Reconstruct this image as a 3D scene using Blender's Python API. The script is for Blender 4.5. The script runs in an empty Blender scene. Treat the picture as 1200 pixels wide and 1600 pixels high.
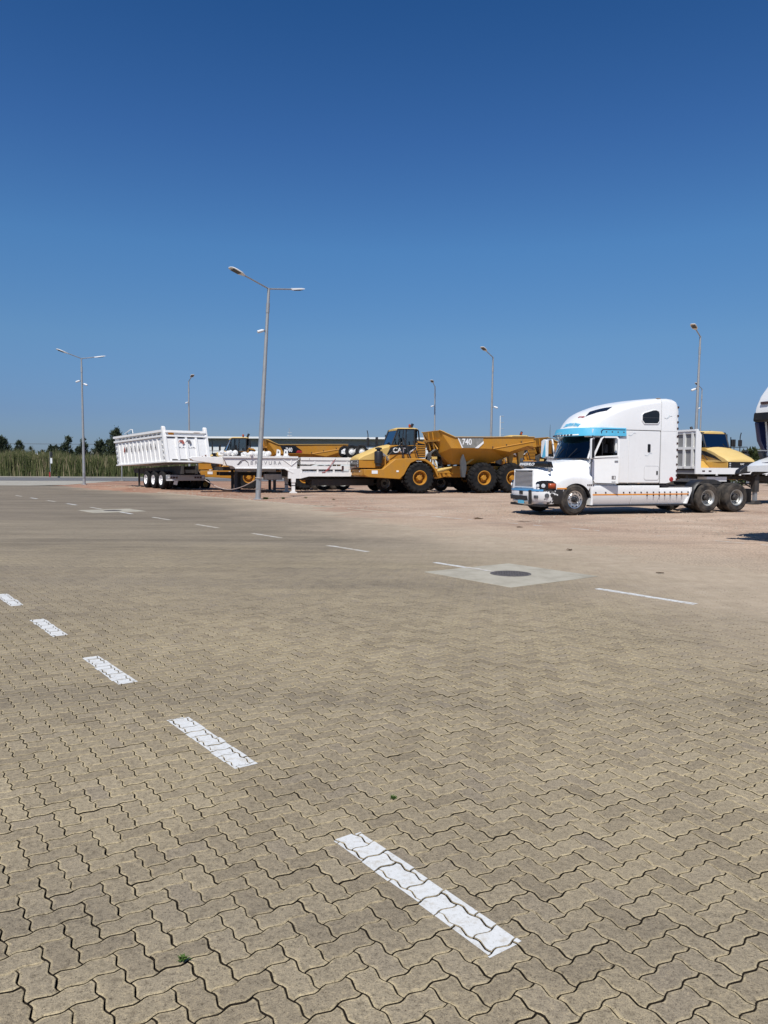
import bpy, bmesh, math, random
import numpy as np
from mathutils import Vector, Matrix
R = math.radians
rnd = random.Random(7)
sc = bpy.context.scene
col = sc.collection

# ------------------------------------------------------------------ camera, sky, sun, exposure
cam_d = bpy.data.cameras.new("camera"); cam = bpy.data.objects.new("camera", cam_d); col.objects.link(cam)
cam_d.sensor_fit = 'VERTICAL'; cam_d.sensor_height = 24.0; cam_d.lens = 18.0
cam_d.clip_start = 0.05; cam_d.clip_end = 6000
PITCH, ROLL = R(-3.4), R(0.3)
fw = Vector((0, math.cos(PITCH), math.sin(PITCH))); rt = Vector((1, 0, 0)); up = rt.cross(fw)
rt2 = rt*math.cos(ROLL)+up*math.sin(ROLL); up2 = -rt*math.sin(ROLL)+up*math.cos(ROLL)
M = Matrix((rt2, up2, -fw)).transposed().to_4x4(); M.translation = Vector((0, 0, 1.6))
cam.matrix_world = M
sc.camera = cam

SUN_EL = R(57); SUN_DIR = Vector((-0.27*math.cos(SUN_EL), -0.963*math.cos(SUN_EL), math.sin(SUN_EL))).normalized()
w = bpy.data.worlds.new("World"); sc.world = w; w.use_nodes = True
wn = w.node_tree.nodes; wl = w.node_tree.links
bg = wn['Background']; sky = wn.new('ShaderNodeTexSky'); sky.sky_type = 'NISHITA'
sky.sun_disc = False; sky.sun_elevation = SUN_EL; sky.sun_rotation = math.atan2(SUN_DIR.x, SUN_DIR.y)
sky.altitude = 0; sky.air_density = 1.0; sky.dust_density = 0.35; sky.ozone_density = 3.0
tc_ = wn.new('ShaderNodeTexCoord'); sx_ = wn.new('ShaderNodeSeparateXYZ'); wl.new(tc_.outputs['Generated'], sx_.inputs[0])
tint = wn.new('ShaderNodeValToRGB'); wl.new(sx_.outputs[2], tint.inputs[0]); te = tint.color_ramp.elements
SKY = [(0.0, (.345, .45, .72)), (.066, (.37, .485, .755)), (.155, (.465, .665, .86)), (.265, (.44, .75, 1.0)), (.38, (.325, .62, .955)), (.51, (.205, .515, .85)), (1.0, (.185, .475, .80))]
te[0].position, te[0].color = SKY[0][0], (*SKY[0][1], 1); te[1].position, te[1].color = SKY[-1][0], (*SKY[-1][1], 1)
for p_, c_ in SKY[1:-1]: e_ = te.new(p_); e_.color = (*c_, 1)
mx_ = wn.new('ShaderNodeMixRGB'); mx_.blend_type = 'MULTIPLY'; mx_.inputs[0].default_value = 1
wl.new(sky.outputs[0], mx_.inputs[1]); wl.new(tint.outputs[0], mx_.inputs[2])
wl.new(mx_.outputs[0], bg.inputs[0]); bg.inputs[1].default_value = 0.099
sl = bpy.data.lights.new("sun", 'SUN'); so = bpy.data.objects.new("sun", sl); col.objects.link(so)
sl.energy = 4.9; sl.angle = R(0.5); sl.color = (1.0, 0.965, 0.90)
so.rotation_euler = SUN_DIR.to_track_quat('Z', 'Y').to_euler(); so.location = (0, 0, 60)
sc.view_settings.view_transform = 'Standard'; sc.view_settings.look = 'None'
sc.view_settings.exposure = 0.0; sc.view_settings.gamma = 1.0; sc.view_settings.use_curve_mapping = False

# ------------------------------------------------------------------ materials
MATS = {}
def _mat(name):
    m = bpy.data.materials.new(name); m.use_nodes = True; MATS[name] = m
    return m, m.node_tree.nodes, m.node_tree.links, m.node_tree.nodes['Principled BSDF']
def noise(n, l, scale, detail=4, vec=None, rough=0.55, stretch=None):
    t = n.new('ShaderNodeTexNoise'); t.inputs['Scale'].default_value = scale; t.inputs['Detail'].default_value = detail
    t.inputs['Roughness'].default_value = rough
    if vec is None:
        g = n.new('ShaderNodeNewGeometry'); vec = g.outputs['Position']
    if stretch:
        mp = n.new('ShaderNodeMapping'); mp.inputs['Scale'].default_value = stretch[:3]
        if len(stretch) > 3: mp.inputs['Rotation'].default_value = (0, 0, stretch[3])
        l.new(vec, mp.inputs[0]); vec = mp.outputs[0]
    l.new(vec, t.inputs['Vector']); return t.outputs['Fac']
def ramp(n, l, fac, stops):
    r = n.new('ShaderNodeValToRGB'); e = r.color_ramp.elements
    e[0].position, e[0].color = stops[0][0], (*stops[0][1], 1)
    e[1].position, e[1].color = stops[-1][0], (*stops[-1][1], 1)
    for p, c in stops[1:-1]:
        x = e.new(p); x.color = (*c, 1)
    l.new(fac, r.inputs[0]); return r.outputs[0]
def gray(n, l, fac, a, b):
    return ramp(n, l, fac, [(a, (0, 0, 0)), (b, (1, 1, 1))])
def mix(n, l, fac, a, b, mode='MIX'):
    m = n.new('ShaderNodeMixRGB'); m.blend_type = mode
    for i, v in ((0, fac), (1, a), (2, b)):
        if isinstance(v, (int, float)): m.inputs[i].default_value = v
        elif isinstance(v, tuple): m.inputs[i].default_value = (*v, 1)
        else: l.new(v, m.inputs[i])
    return m.outputs[0]
def math_(n, l, op, a, b=None, c=None):
    m = n.new('ShaderNodeMath'); m.operation = op
    for i, v in enumerate((a, b, c)):
        if v is None: continue
        if isinstance(v, (int, float)): m.inputs[i].default_value = v
        else: l.new(v, m.inputs[i])
    return m.outputs[0]
def bump(n, l, h, strength, dist, P):
    b = n.new('ShaderNodeBump'); b.inputs['Strength'].default_value = strength; b.inputs['Distance'].default_value = dist
    l.new(h, b.inputs['Height']); l.new(b.outputs[0], P.inputs['Normal'])

def paint(name, c, rough=0.35, dirt=0.35, dirtc=(0.30, 0.24, 0.18), metal=0.0, coat=0.0, scale=3.0, streak=True):
    m, n, l, P = _mat(name)
    a = noise(n, l, scale, 6, rough=0.65); 
    f = gray(n, l, a, 0.46, 0.78)
    if streak:
        s = noise(n, l, 9, 5, stretch=(1, 1, 0.12)); f = mix(n, l, 0.5, f, gray(n, l, s, 0.5, 0.8))
    f2 = mix(n, l, 1.0, f, (dirt, dirt, dirt), 'MULTIPLY')
    l.new(mix(n, l, f2, c, dirtc), P.inputs['Base Color'])
    r = ramp(n, l, a, [(0.3, (rough*0.8,)*3), (0.75, (min(1, rough*1.7),)*3)]); l.new(r, P.inputs['Roughness'])
    P.inputs['Metallic'].default_value = metal; P.inputs['Coat Weight'].default_value = coat
    bump(n, l, noise(n, l, 5, 3), 0.12, 0.02, P)
    return m
paint('white_paint', (0.84, 0.845, 0.84), 0.3, 0.14, (0.42, 0.38, 0.33), coat=0.3)
paint('trailer_white', (0.80, 0.79, 0.77), 0.5, 0.3, (0.40, 0.33, 0.27), scale=4)
paint('faded_white', (0.74, 0.74, 0.72), 0.5, 0.25, (0.4, 0.36, 0.3))
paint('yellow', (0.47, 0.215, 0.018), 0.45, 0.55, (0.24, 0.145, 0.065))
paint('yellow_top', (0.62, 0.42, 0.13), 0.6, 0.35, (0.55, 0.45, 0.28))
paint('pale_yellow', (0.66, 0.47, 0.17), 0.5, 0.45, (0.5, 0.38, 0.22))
paint('mid_yellow', (0.60, 0.36, 0.075), 0.5, 0.45, (0.42, 0.29, 0.14))
paint('deep_black', (0.006, 0.006, 0.007), 0.6, 0.1, (0.03, 0.03, 0.03))
paint('worn_plate', (0.20, 0.20, 0.185), 0.5, 0.9, (0.42, 0.41, 0.38), scale=6)
paint('orange_primer', (0.55, 0.2, 0.04), 0.5, 0.4)
paint('sky_blue', (0.10, 0.46, 0.68), 0.35, 0.2, (0.5, 0.6, 0.65), coat=0.2)
paint('mid_blue', (0.07, 0.26, 0.50), 0.4, 0.3, (0.3, 0.3, 0.3))
paint('navy', (0.012, 0.022, 0.085), 0.3, 0.2, (0.1, 0.1, 0.12), coat=0.3)
paint('black', (0.014, 0.014, 0.016), 0.45, 0.35, (0.09, 0.08, 0.07))
paint('black_gloss', (0.008, 0.008, 0.010), 0.15, 0.12, (0.06, 0.06, 0.06), coat=0.4)
paint('dark_steel', (0.035, 0.033, 0.032), 0.6, 0.6, (0.13, 0.10, 0.075))
paint('seam_grey', (0.42, 0.42, 0.42), 0.6, 0.2)
paint('scuff', (0.50, 0.56, 0.60), 0.6, 0.2)
paint('grey_plastic', (0.075, 0.08, 0.088), 0.6, 0.3, (0.2, 0.19, 0.17))
paint('grey_metal', (0.30, 0.31, 0.32), 0.45, 0.3, (0.2, 0.19, 0.17), metal=0.4)
paint('galvanised', (0.42, 0.43, 0.43), 0.5, 0.3, (0.25, 0.24, 0.22), metal=0.6)
paint('aluminium', (0.72, 0.72, 0.71), 0.25, 0.35, (0.30, 0.28, 0.25), metal=0.9)
paint('dull_rim', (0.45, 0.45, 0.43), 0.4, 0.5, (0.2, 0.18, 0.16), metal=0.7)
paint('rust', (0.20, 0.07, 0.03), 0.85, 0.6, (0.08, 0.04, 0.03))
paint('orange', (0.75, 0.28, 0.02), 0.4, 0.2)
paint('red', (0.35, 0.02, 0.02), 0.35, 0.2)
paint('amber', (0.36, 0.06, 0.012), 0.3, 0.1)
paint('lens', (0.62, 0.64, 0.66), 0.12, 0.1, coat=0.5)
paint('maroon', (0.05, 0.02, 0.02), 0.5, 0.2)
paint('decal_dark', (0.10, 0.09, 0.10), 0.6, 0.6, (0.5, 0.48, 0.45), scale=14)
paint('decal_grey', (0.22, 0.22, 0.24), 0.6, 0.7, (0.6, 0.6, 0.58), scale=14)
paint('decal_red', (0.33, 0.07, 0.05), 0.6, 0.6, (0.6, 0.55, 0.5), scale=10)
paint('wall_white', (0.72, 0.73, 0.73), 0.7, 0.12, (0.5, 0.5, 0.48), scale=0.4)
paint('wall_grey', (0.235, 0.235, 0.235), 0.6, 0.15, (0.3, 0.3, 0.29), scale=0.4)
paint('roof_edge', (0.78, 0.79, 0.79), 0.6, 0.1, scale=0.5)
paint('rope_fibre', (0.50, 0.42, 0.38), 0.9, 0.5, scale=20)
paint('seat_cloth', (0.06, 0.06, 0.065), 0.9, 0.2)

def tyre_mat(name, c, dust):
    m, n, l, P = _mat(name)
    f = gray(n, l, noise(n, l, 5, 5), 0.35, 0.75)
    l.new(mix(n, l, mix(n, l, 1.0, f, (dust,)*3, 'MULTIPLY'), c, (0.17, 0.14, 0.11)), P.inputs['Base Color'])
    P.inputs['Roughness'].default_value = 0.9; P.inputs['Specular IOR Level'].default_value = 0.15
    bump(n, l, noise(n, l, 60, 2), 0.3, 0.004, P)
tyre_mat('tyre', (0.028, 0.027, 0.027), 0.55); tyre_mat('tyre_dark', (0.010, 0.011, 0.013), 0.13)

def glass(name, tint, gloss=1.0, base=0.02):
    m, n, l, P = _mat(name); out = n['Material Output']; n.remove(P)
    tr = n.new('ShaderNodeBsdfTransparent'); tr.inputs[0].default_value = (*tint, 1)
    gl = n.new('ShaderNodeBsdfGlossy'); gl.inputs['Roughness'].default_value = 0.04; gl.inputs[0].default_value = (0.9, 0.95, 1, 1)
    fr = n.new('ShaderNodeFresnel'); fr.inputs[0].default_value = 1.5
    mx = n.new('ShaderNodeMixShader'); l.new(math_(n, l, 'ADD', math_(n, l, 'MULTIPLY', fr.outputs[0], gloss), base), mx.inputs[0])
    l.new(tr.outputs[0], mx.inputs[1]); l.new(gl.outputs[0], mx.inputs[2]); l.new(mx.outputs[0], out.inputs[0])
glass('glass', (0.30, 0.37, 0.38), 1.0, 0.16); glass('dark_glass', (0.0015, 0.002, 0.003), 0.9)

# L-frame: the painted rows and the paving run along D, rows are counted along Q
D = np.array([-0.595, 0.804]); Q = np.array([0.804, 0.595])
def lf(q, p): return (D[0]*p+Q[0]*q, D[1]*p+Q[1]*q)
GA = math.atan2(Q[1], Q[0])

def dust_factor(n, l):
    """loose sand blown over the paving: thick near the gravel (high q), patchy elsewhere"""
    g = n.new('ShaderNodeNewGeometry'); sp = n.new('ShaderNodeSeparateXYZ'); l.new(g.outputs['Position'], sp.inputs[0])
    q = math_(n, l, 'ADD', math_(n, l, 'MULTIPLY', sp.outputs[0], float(Q[0])), math_(n, l, 'MULTIPLY', sp.outputs[1], float(Q[1])))
    p = math_(n, l, 'ADD', math_(n, l, 'MULTIPLY', sp.outputs[0], float(D[0])), math_(n, l, 'MULTIPLY', sp.outputs[1], float(D[1])))
    w1 = noise(n, l, 0.35, 5, rough=0.6)
    # sand spreads further over the paving on the truck side (small p) than by the lamp
    t = math_(n, l, 'SUBTRACT', q, math_(n, l, 'MULTIPLY', math_(n, l, 'MINIMUM', p, 34.0), 0.25))
    t = math_(n, l, 'ADD', t, math_(n, l, 'MULTIPLY', math_(n, l, 'SUBTRACT', w1, 0.5), 7.0))
    mr = n.new('ShaderNodeMapRange'); mr.inputs[1].default_value = 4.5; mr.inputs[2].default_value = 9.0; l.new(t, mr.inputs[0])
    mr.clamp = True
    return mr.outputs[0], q, p

def paver_mat(name, sheet=False):
    m, n, l, P = _mat(name)
    if not sheet:
        at = n.new('ShaderNodeAttribute'); at.attribute_name = 'rnd'
        oi = n.new('ShaderNodeObjectInfo')
        r = math_(n, l, 'FRACT', math_(n, l, 'ADD', at.outputs['Fac'], oi.outputs['Random']))
    else:
        r = noise(n, l, 6, 2)
    base = ramp(n, l, r, [(0.0, (0.300, 0.246, 0.165)), (0.2, (0.340, 0.280, 0.188)), (0.6, (0.378, 0.312, 0.206)), (0.85, (0.402, 0.333, 0.222)), (1.0, (0.328, 0.272, 0.192))])
    big = noise(n, l, 0.45, 5, rough=0.6)
    base = mix(n, l, gray(n, l, big, 0.42, 0.72), base, mix(n, l, 1.0, base, (0.80, 0.80, 0.82), 'MULTIPLY'))
    # worn tyre paths sweeping across the yard
    tr = noise(n, l, 1.0, 4, stretch=(0.06, 0.55, 1, R(-8)), rough=0.6)
    base = mix(n, l, math_(n, l, 'MULTIPLY', gray(n, l, tr, 0.50, 0.68), 0.38), base, (0.165, 0.142, 0.115))
    spot = noise(n, l, 1.7, 6, rough=0.75); base = mix(n, l, math_(n, l, 'MULTIPLY', gray(n, l, spot, 0.60, 0.72), 0.35), base, (0.12, 0.10, 0.08))
    gq = n.new('ShaderNodeNewGeometry'); sq = n.new('ShaderNodeSeparateXYZ'); l.new(gq.outputs['Position'], sq.inputs[0])
    wy = math_(n, l, 'ADD', sq.outputs[1], math_(n, l, 'MULTIPLY', math_(n, l, 'SUBTRACT', noise(n, l, 0.3, 4), 0.5), 9.0))
    wr = n.new('ShaderNodeMapRange'); wr.inputs[1].default_value = 7.5; wr.inputs[2].default_value = 16.0; l.new(wy, wr.inputs[0])
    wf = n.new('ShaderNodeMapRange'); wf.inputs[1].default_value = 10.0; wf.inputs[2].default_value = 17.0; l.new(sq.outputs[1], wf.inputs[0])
    strk = noise(n, l, 1.0, 5, stretch=(0.12, 0.75, 1, R(-6)), rough=0.78)
    worn = ramp(n, l, strk, [(0.33, (0.120, 0.102, 0.084)), (0.48, (0.200, 0.170, 0.135)), (0.66, (0.275, 0.235, 0.186))])
    qq = math_(n, l, 'ADD', math_(n, l, 'MULTIPLY', sq.outputs[0], float(Q[0])), math_(n, l, 'MULTIPLY', sq.outputs[1], float(Q[1])))
    qr = n.new('ShaderNodeMapRange'); qr.inputs[1].default_value = 15.0; qr.inputs[2].default_value = 7.5; l.new(math_(n, l, 'SUBTRACT', qq, math_(n, l, 'MULTIPLY', sq.outputs[1], 0.16)), qr.inputs[0])
    base = mix(n, l, math_(n, l, 'MULTIPLY', math_(n, l, 'MULTIPLY', wr.outputs[0], qr.outputs[0]), 0.85), base, worn)
    fine = noise(n, l, 230, 3, rough=0.7)
    mid = noise(n, l, 38, 4, rough=0.7)
    pit = noise(n, l, 105, 3, rough=0.65)
    base = mix(n, l, 1.0, base, ramp(n, l, pit, [(0.30, (0.42, 0.40, 0.38)), (0.42, (1, 1, 1)), (0.60, (1, 1, 1)), (0.70, (1.35, 1.32, 1.25))]), 'MULTIPLY')
    base = mix(n, l, 0.75, base, ramp(n, l, mid, [(0.3, (0.55, 0.53, 0.51)), (0.5, (1, 1, 1)), (0.72, (1.25, 1.22, 1.16))]), 'MULTIPLY')
    base = mix(n, l, 0.85, base, ramp(n, l, fine, [(0.32, (0.30, 0.29, 0.27)), (0.45, (0.95, 0.95, 0.95)), (0.58, (1.02, 1.02, 1.0)), (0.72, (1.7, 1.65, 1.5))]), 'MULTIPLY')
    if not sheet:
        ae = n.new('ShaderNodeAttribute'); ae.attribute_name = 'edge'
        # cast body is darker, the rounded margin is pale and worn clean
        e = math_(n, l, 'ADD', ae.outputs['Fac'], math_(n, l, 'MULTIPLY', math_(n, l, 'SUBTRACT', mid, 0.5), 1.1))
        rim = ramp(n, l, e, [(0.10, (0.86, 0.86, 0.88)), (0.45, (1.0, 0.995, 0.97)), (0.95, (1.13, 1.12, 1.06))])
        base = mix(n, l, 1.0, base, rim, 'MULTIPLY')
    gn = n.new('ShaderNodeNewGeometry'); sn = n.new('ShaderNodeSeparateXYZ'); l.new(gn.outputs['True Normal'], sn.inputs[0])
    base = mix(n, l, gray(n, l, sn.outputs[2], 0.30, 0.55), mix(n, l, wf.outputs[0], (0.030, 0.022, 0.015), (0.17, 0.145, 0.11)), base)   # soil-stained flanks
    dust, q, p = dust_factor(n, l)
    if sheet:
        base = mix(n, l, 1.0, base, (0.90, 0.89, 0.88), 'MULTIPLY')
        j = noise(n, l, 11, 3, stretch=(1, 0.30, 1, -GA), rough=0.7)
        base = mix(n, l, math_(n, l, 'MULTIPLY', gray(n, l, j, 0.58, 0.75), 0.5), base, (0.14, 0.12, 0.09))
        base = mix(n, l, gray(n, l, noise(n, l, 17, 3, stretch=(0.3, 1, 1, -GA), rough=0.7), 0.62, 0.8), base, (0.15, 0.13, 0.10))
    sand = ramp(n, l, noise(n, l, 3.0, 6, rough=0.75), [(0.3, (0.33, 0.262, 0.19)), (0.55, (0.405, 0.327, 0.24)), (0.8, (0.48, 0.40, 0.305))])
    patch = gray(n, l, noise(n, l, 5.0, 6, rough=0.7), 0.30, 0.62)
    f = math_(n, l, 'MULTIPLY', dust, mix(n, l, dust, patch, (1, 1, 1)))
    base = mix(n, l, math_(n, l, 'MULTIPLY', f, 0.97), base, sand)
    l.new(base, P.inputs['Base Color']); P.inputs['Roughness'].default_value = 0.9
    P.inputs['Specular IOR Level'].default_value = 0.25
    h = math_(n, l, 'ADD', math_(n, l, 'MULTIPLY', fine, 0.5), math_(n, l, 'ADD', mid, pit))
    bump(n, l, h, 0.8, 0.004, P)
paver_mat('paver'); paver_mat('paving_far', True)

def ground_mat(nm, drift_=False):
    m, n, l, P = _mat(nm)
    a = noise(n, l, 0.30, 6, rough=0.6); b = noise(n, l, 2.6, 6, rough=0.75, stretch=(0.35, 1.6, 1, R(-5))); c = noise(n, l, 24, 4, rough=0.8)
    g = n.new('ShaderNodeNewGeometry'); sp = n.new('ShaderNodeSeparateXYZ'); l.new(g.outputs['Position'], sp.inputs[0])
    left = n.new('ShaderNodeMapRange'); left.inputs[1].default_value = 2.0; left.inputs[2].default_value = -10.0; l.new(sp.outputs[0], left.inputs[0])
    base = ramp(n, l, a, [(0.3, (0.35, 0.245, 0.180)), (0.5, (0.455, 0.338, 0.252)), (0.7, (0.54, 0.43, 0.335))])
    base = mix(n, l, left.outputs[0], base, ramp(n, l, a, [(0.3, (0.28, 0.150, 0.10)), (0.6, (0.38, 0.235, 0.165)), (0.75, (0.36, 0.29, 0.22))]))
    base = mix(n, l, 0.8, base, ramp(n, l, b, [(0.3, (0.52, 0.5, 0.5)), (0.47, (1, 1, 1)), (0.55, (1, 1, 1)), (0.7, (1.28, 1.25, 1.2))]), 'MULTIPLY')
    base = mix(n, l, 0.9, base, ramp(n, l, c, [(0.33, (0.45, 0.43, 0.42)), (0.5, (1, 1, 1)), (0.7, (1.4, 1.36, 1.3))]), 'MULTIPLY')
    gp = gray(n, l, noise(n, l, 0.42, 6, rough=0.72, stretch=(0.5, 1.4, 1, R(-10))), 0.50, 0.66)
    base = mix(n, l, math_(n, l, 'MULTIPLY', gp, 0.45), base, (0.23, 0.185, 0.155))
    if drift_:
        _, q, p = dust_factor(n, l); qm = n.new('ShaderNodeMapRange'); qm.inputs[1].default_value = 10.5; qm.inputs[2].default_value = 16.0; l.new(q, qm.inputs[0])
        base = mix(n, l, math_(n, l, 'SUBTRACT', 1.0, qm.outputs[0]), base, mix(n, l, 0.8, (0.405, 0.330, 0.243), ramp(n, l, c, [(0.33, (0.45, 0.43, 0.42)), (0.5, (1, 1, 1)), (0.7, (1.4, 1.36, 1.3))]), 'MULTIPLY'))
    far = n.new('ShaderNodeMapRange'); far.inputs[1].default_value = 100; far.inputs[2].default_value = 118; l.new(sp.outputs[1], far.inputs[0])
    base = mix(n, l, far.outputs[0], base, (0.09, 0.10, 0.045))
    l.new(base, P.inputs['Base Color']); P.inputs['Roughness'].default_value = 0.95; P.inputs['Specular IOR Level'].default_value = 0.15
    bump(n, l, math_(n, l, 'ADD', math_(n, l, 'MULTIPLY', c, 0.4), b), 0.9, 0.05, P)
ground_mat('gravel_sand'); ground_mat('drift_sand', True)
def simple(name, stops, scale, rough=0.9, bs=0.3, bd=0.01, stretch=None):
    m, n, l, P = _mat(name); a = noise(n, l, scale, 6, rough=0.7, stretch=stretch)
    l.new(ramp(n, l, a, stops), P.inputs['Base Color']); P.inputs['Roughness'].default_value = rough
    P.inputs['Specular IOR Level'].default_value = 0.2
    bump(n, l, a, bs, bd, P)
simple('joint_soil', [(0.3, (0.012, 0.009, 0.006)), (0.55, (0.026, 0.019, 0.013)), (0.80, (0.12, 0.095, 0.06))], 14)
simple('filled_joint', [(0.3, (0.07, 0.055, 0.04)), (0.5, (0.15, 0.125, 0.09)), (0.7, (0.26, 0.22, 0.16))], 5)
simple('concrete', [(0.3, (0.27, 0.245, 0.195)), (0.5, (0.37, 0.34, 0.275)), (0.75, (0.43, 0.40, 0.33))], 2.2, 0.85, 0.3, 0.003)
simple('pale_concrete', [(0.3, (0.29, 0.27, 0.225)), (0.6, (0.37, 0.345, 0.295)), (0.75, (0.42, 0.395, 0.34))], 0.8)
simple('kerb_concrete', [(0.3, (0.36, 0.30, 0.22)), (0.6, (0.50, 0.45, 0.35)), (0.75, (0.58, 0.53, 0.44))], 4)
simple('asphalt', [(0.3, (0.11, 0.11, 0.115)), (0.6, (0.15, 0.15, 0.155)), (0.8, (0.22, 0.215, 0.21))], 1.2)
simple('cast_iron', [(0.3, (0.06, 0.055, 0.056)), (0.55, (0.12, 0.11, 0.11)), (0.8, (0.24, 0.21, 0.18))], 30, 0.7)
simple('stone', [(0.3, (0.22, 0.17, 0.13)), (0.7, (0.46, 0.38, 0.30))], 9)
simple('dry_leaf', [(0.3, (0.06, 0.035, 0.02)), (0.7, (0.14, 0.09, 0.05))], 9)
def leafm(name, c1, c2, scale=0.6):
    m, n, l, P = _mat(name); a = noise(n, l, scale, 4); b = noise(n, l, scale*9, 3)
    c = ramp(n, l, mix(n, l, 0.5, a, b), [(0.38, c1), (0.62, c2)]); l.new(c, P.inputs['Base Color'])
    P.inputs['Roughness'].default_value = 0.75; P.inputs['Specular IOR Level'].default_value = 0.2
leafm('reed', (0.045, 0.060, 0.020), (0.125, 0.130, 0.052)); leafm('reed_dry', (0.20, 0.17, 0.10), (0.30, 0.25, 0.15))
leafm('conifer', (0.028, 0.040, 0.022), (0.065, 0.082, 0.045)); leafm('bush', (0.045, 0.065, 0.022), (0.10, 0.125, 0.05))
leafm('bark', (0.06, 0.045, 0.035), (0.12, 0.10, 0.08)); leafm('weed', (0.05, 0.10, 0.02), (0.09, 0.15, 0.035), 20)

def mark_mat(name, wear):
    m, n, l, P = _mat(name)
    a = noise(n, l, 60, 4, rough=0.75); b = noise(n, l, 5, 5, rough=0.7)
    c = ramp(n, l, a, [(0.30, (0.36, 0.34, 0.30)), (0.43, (0.60, 0.60, 0.58)), (0.8, (0.68, 0.68, 0.67))])
    c = mix(n, l, math_(n, l, 'MULTIPLY', gray(n, l, noise(n, l, 14, 6, rough=0.8), 0.52, 0.66), 0.65), c, (0.42, 0.37, 0.29))
    if wear: c = mix(n, l, gray(n, l, b, 0.5-wear*0.15, 0.7-wear*0.1), c, (0.42, 0.36, 0.27))
    l.new(c, P.inputs['Base Color']); P.inputs['Roughness'].default_value = 0.7
    bump(n, l, a, 0.4, 0.002, P)
mark_mat('road_paint', 0.0); mark_mat('worn_road_paint', 1.0)

def bumper_mat():
    """white bumper with a large area where the paint has peeled to black plastic"""
    m, n, l, P = _mat('peeling_bumper')
    tc = n.new('ShaderNodeTexCoord'); sp = n.new('ShaderNodeSeparateXYZ'); l.new(tc.outputs['Object'], sp.inputs[0])
    a = noise(n, l, 7, 6, tc.outputs['Object'], rough=0.6)
    t = math_(n, l, 'ADD', math_(n, l, 'SUBTRACT', 0.97, sp.outputs[0]), math_(n, l, 'MULTIPLY', math_(n, l, 'SUBTRACT', a, 0.5), 1.3))
    t2 = math_(n, l, 'ADD', math_(n, l, 'SUBTRACT', sp.outputs[2], 0.80), math_(n, l, 'MULTIPLY', math_(n, l, 'SUBTRACT', a, 0.5), 0.3))
    f = math_(n, l, 'MAXIMUM', gray(n, l, t, 0.10, 0.12), gray(n, l, t2, 0.0, 0.01))
    l.new(mix(n, l, f, (0.78, 0.78, 0.77), (0.025, 0.024, 0.024)), P.inputs['Base Color']); P.inputs['Roughness'].default_value = 0.45
bumper_mat()

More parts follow.
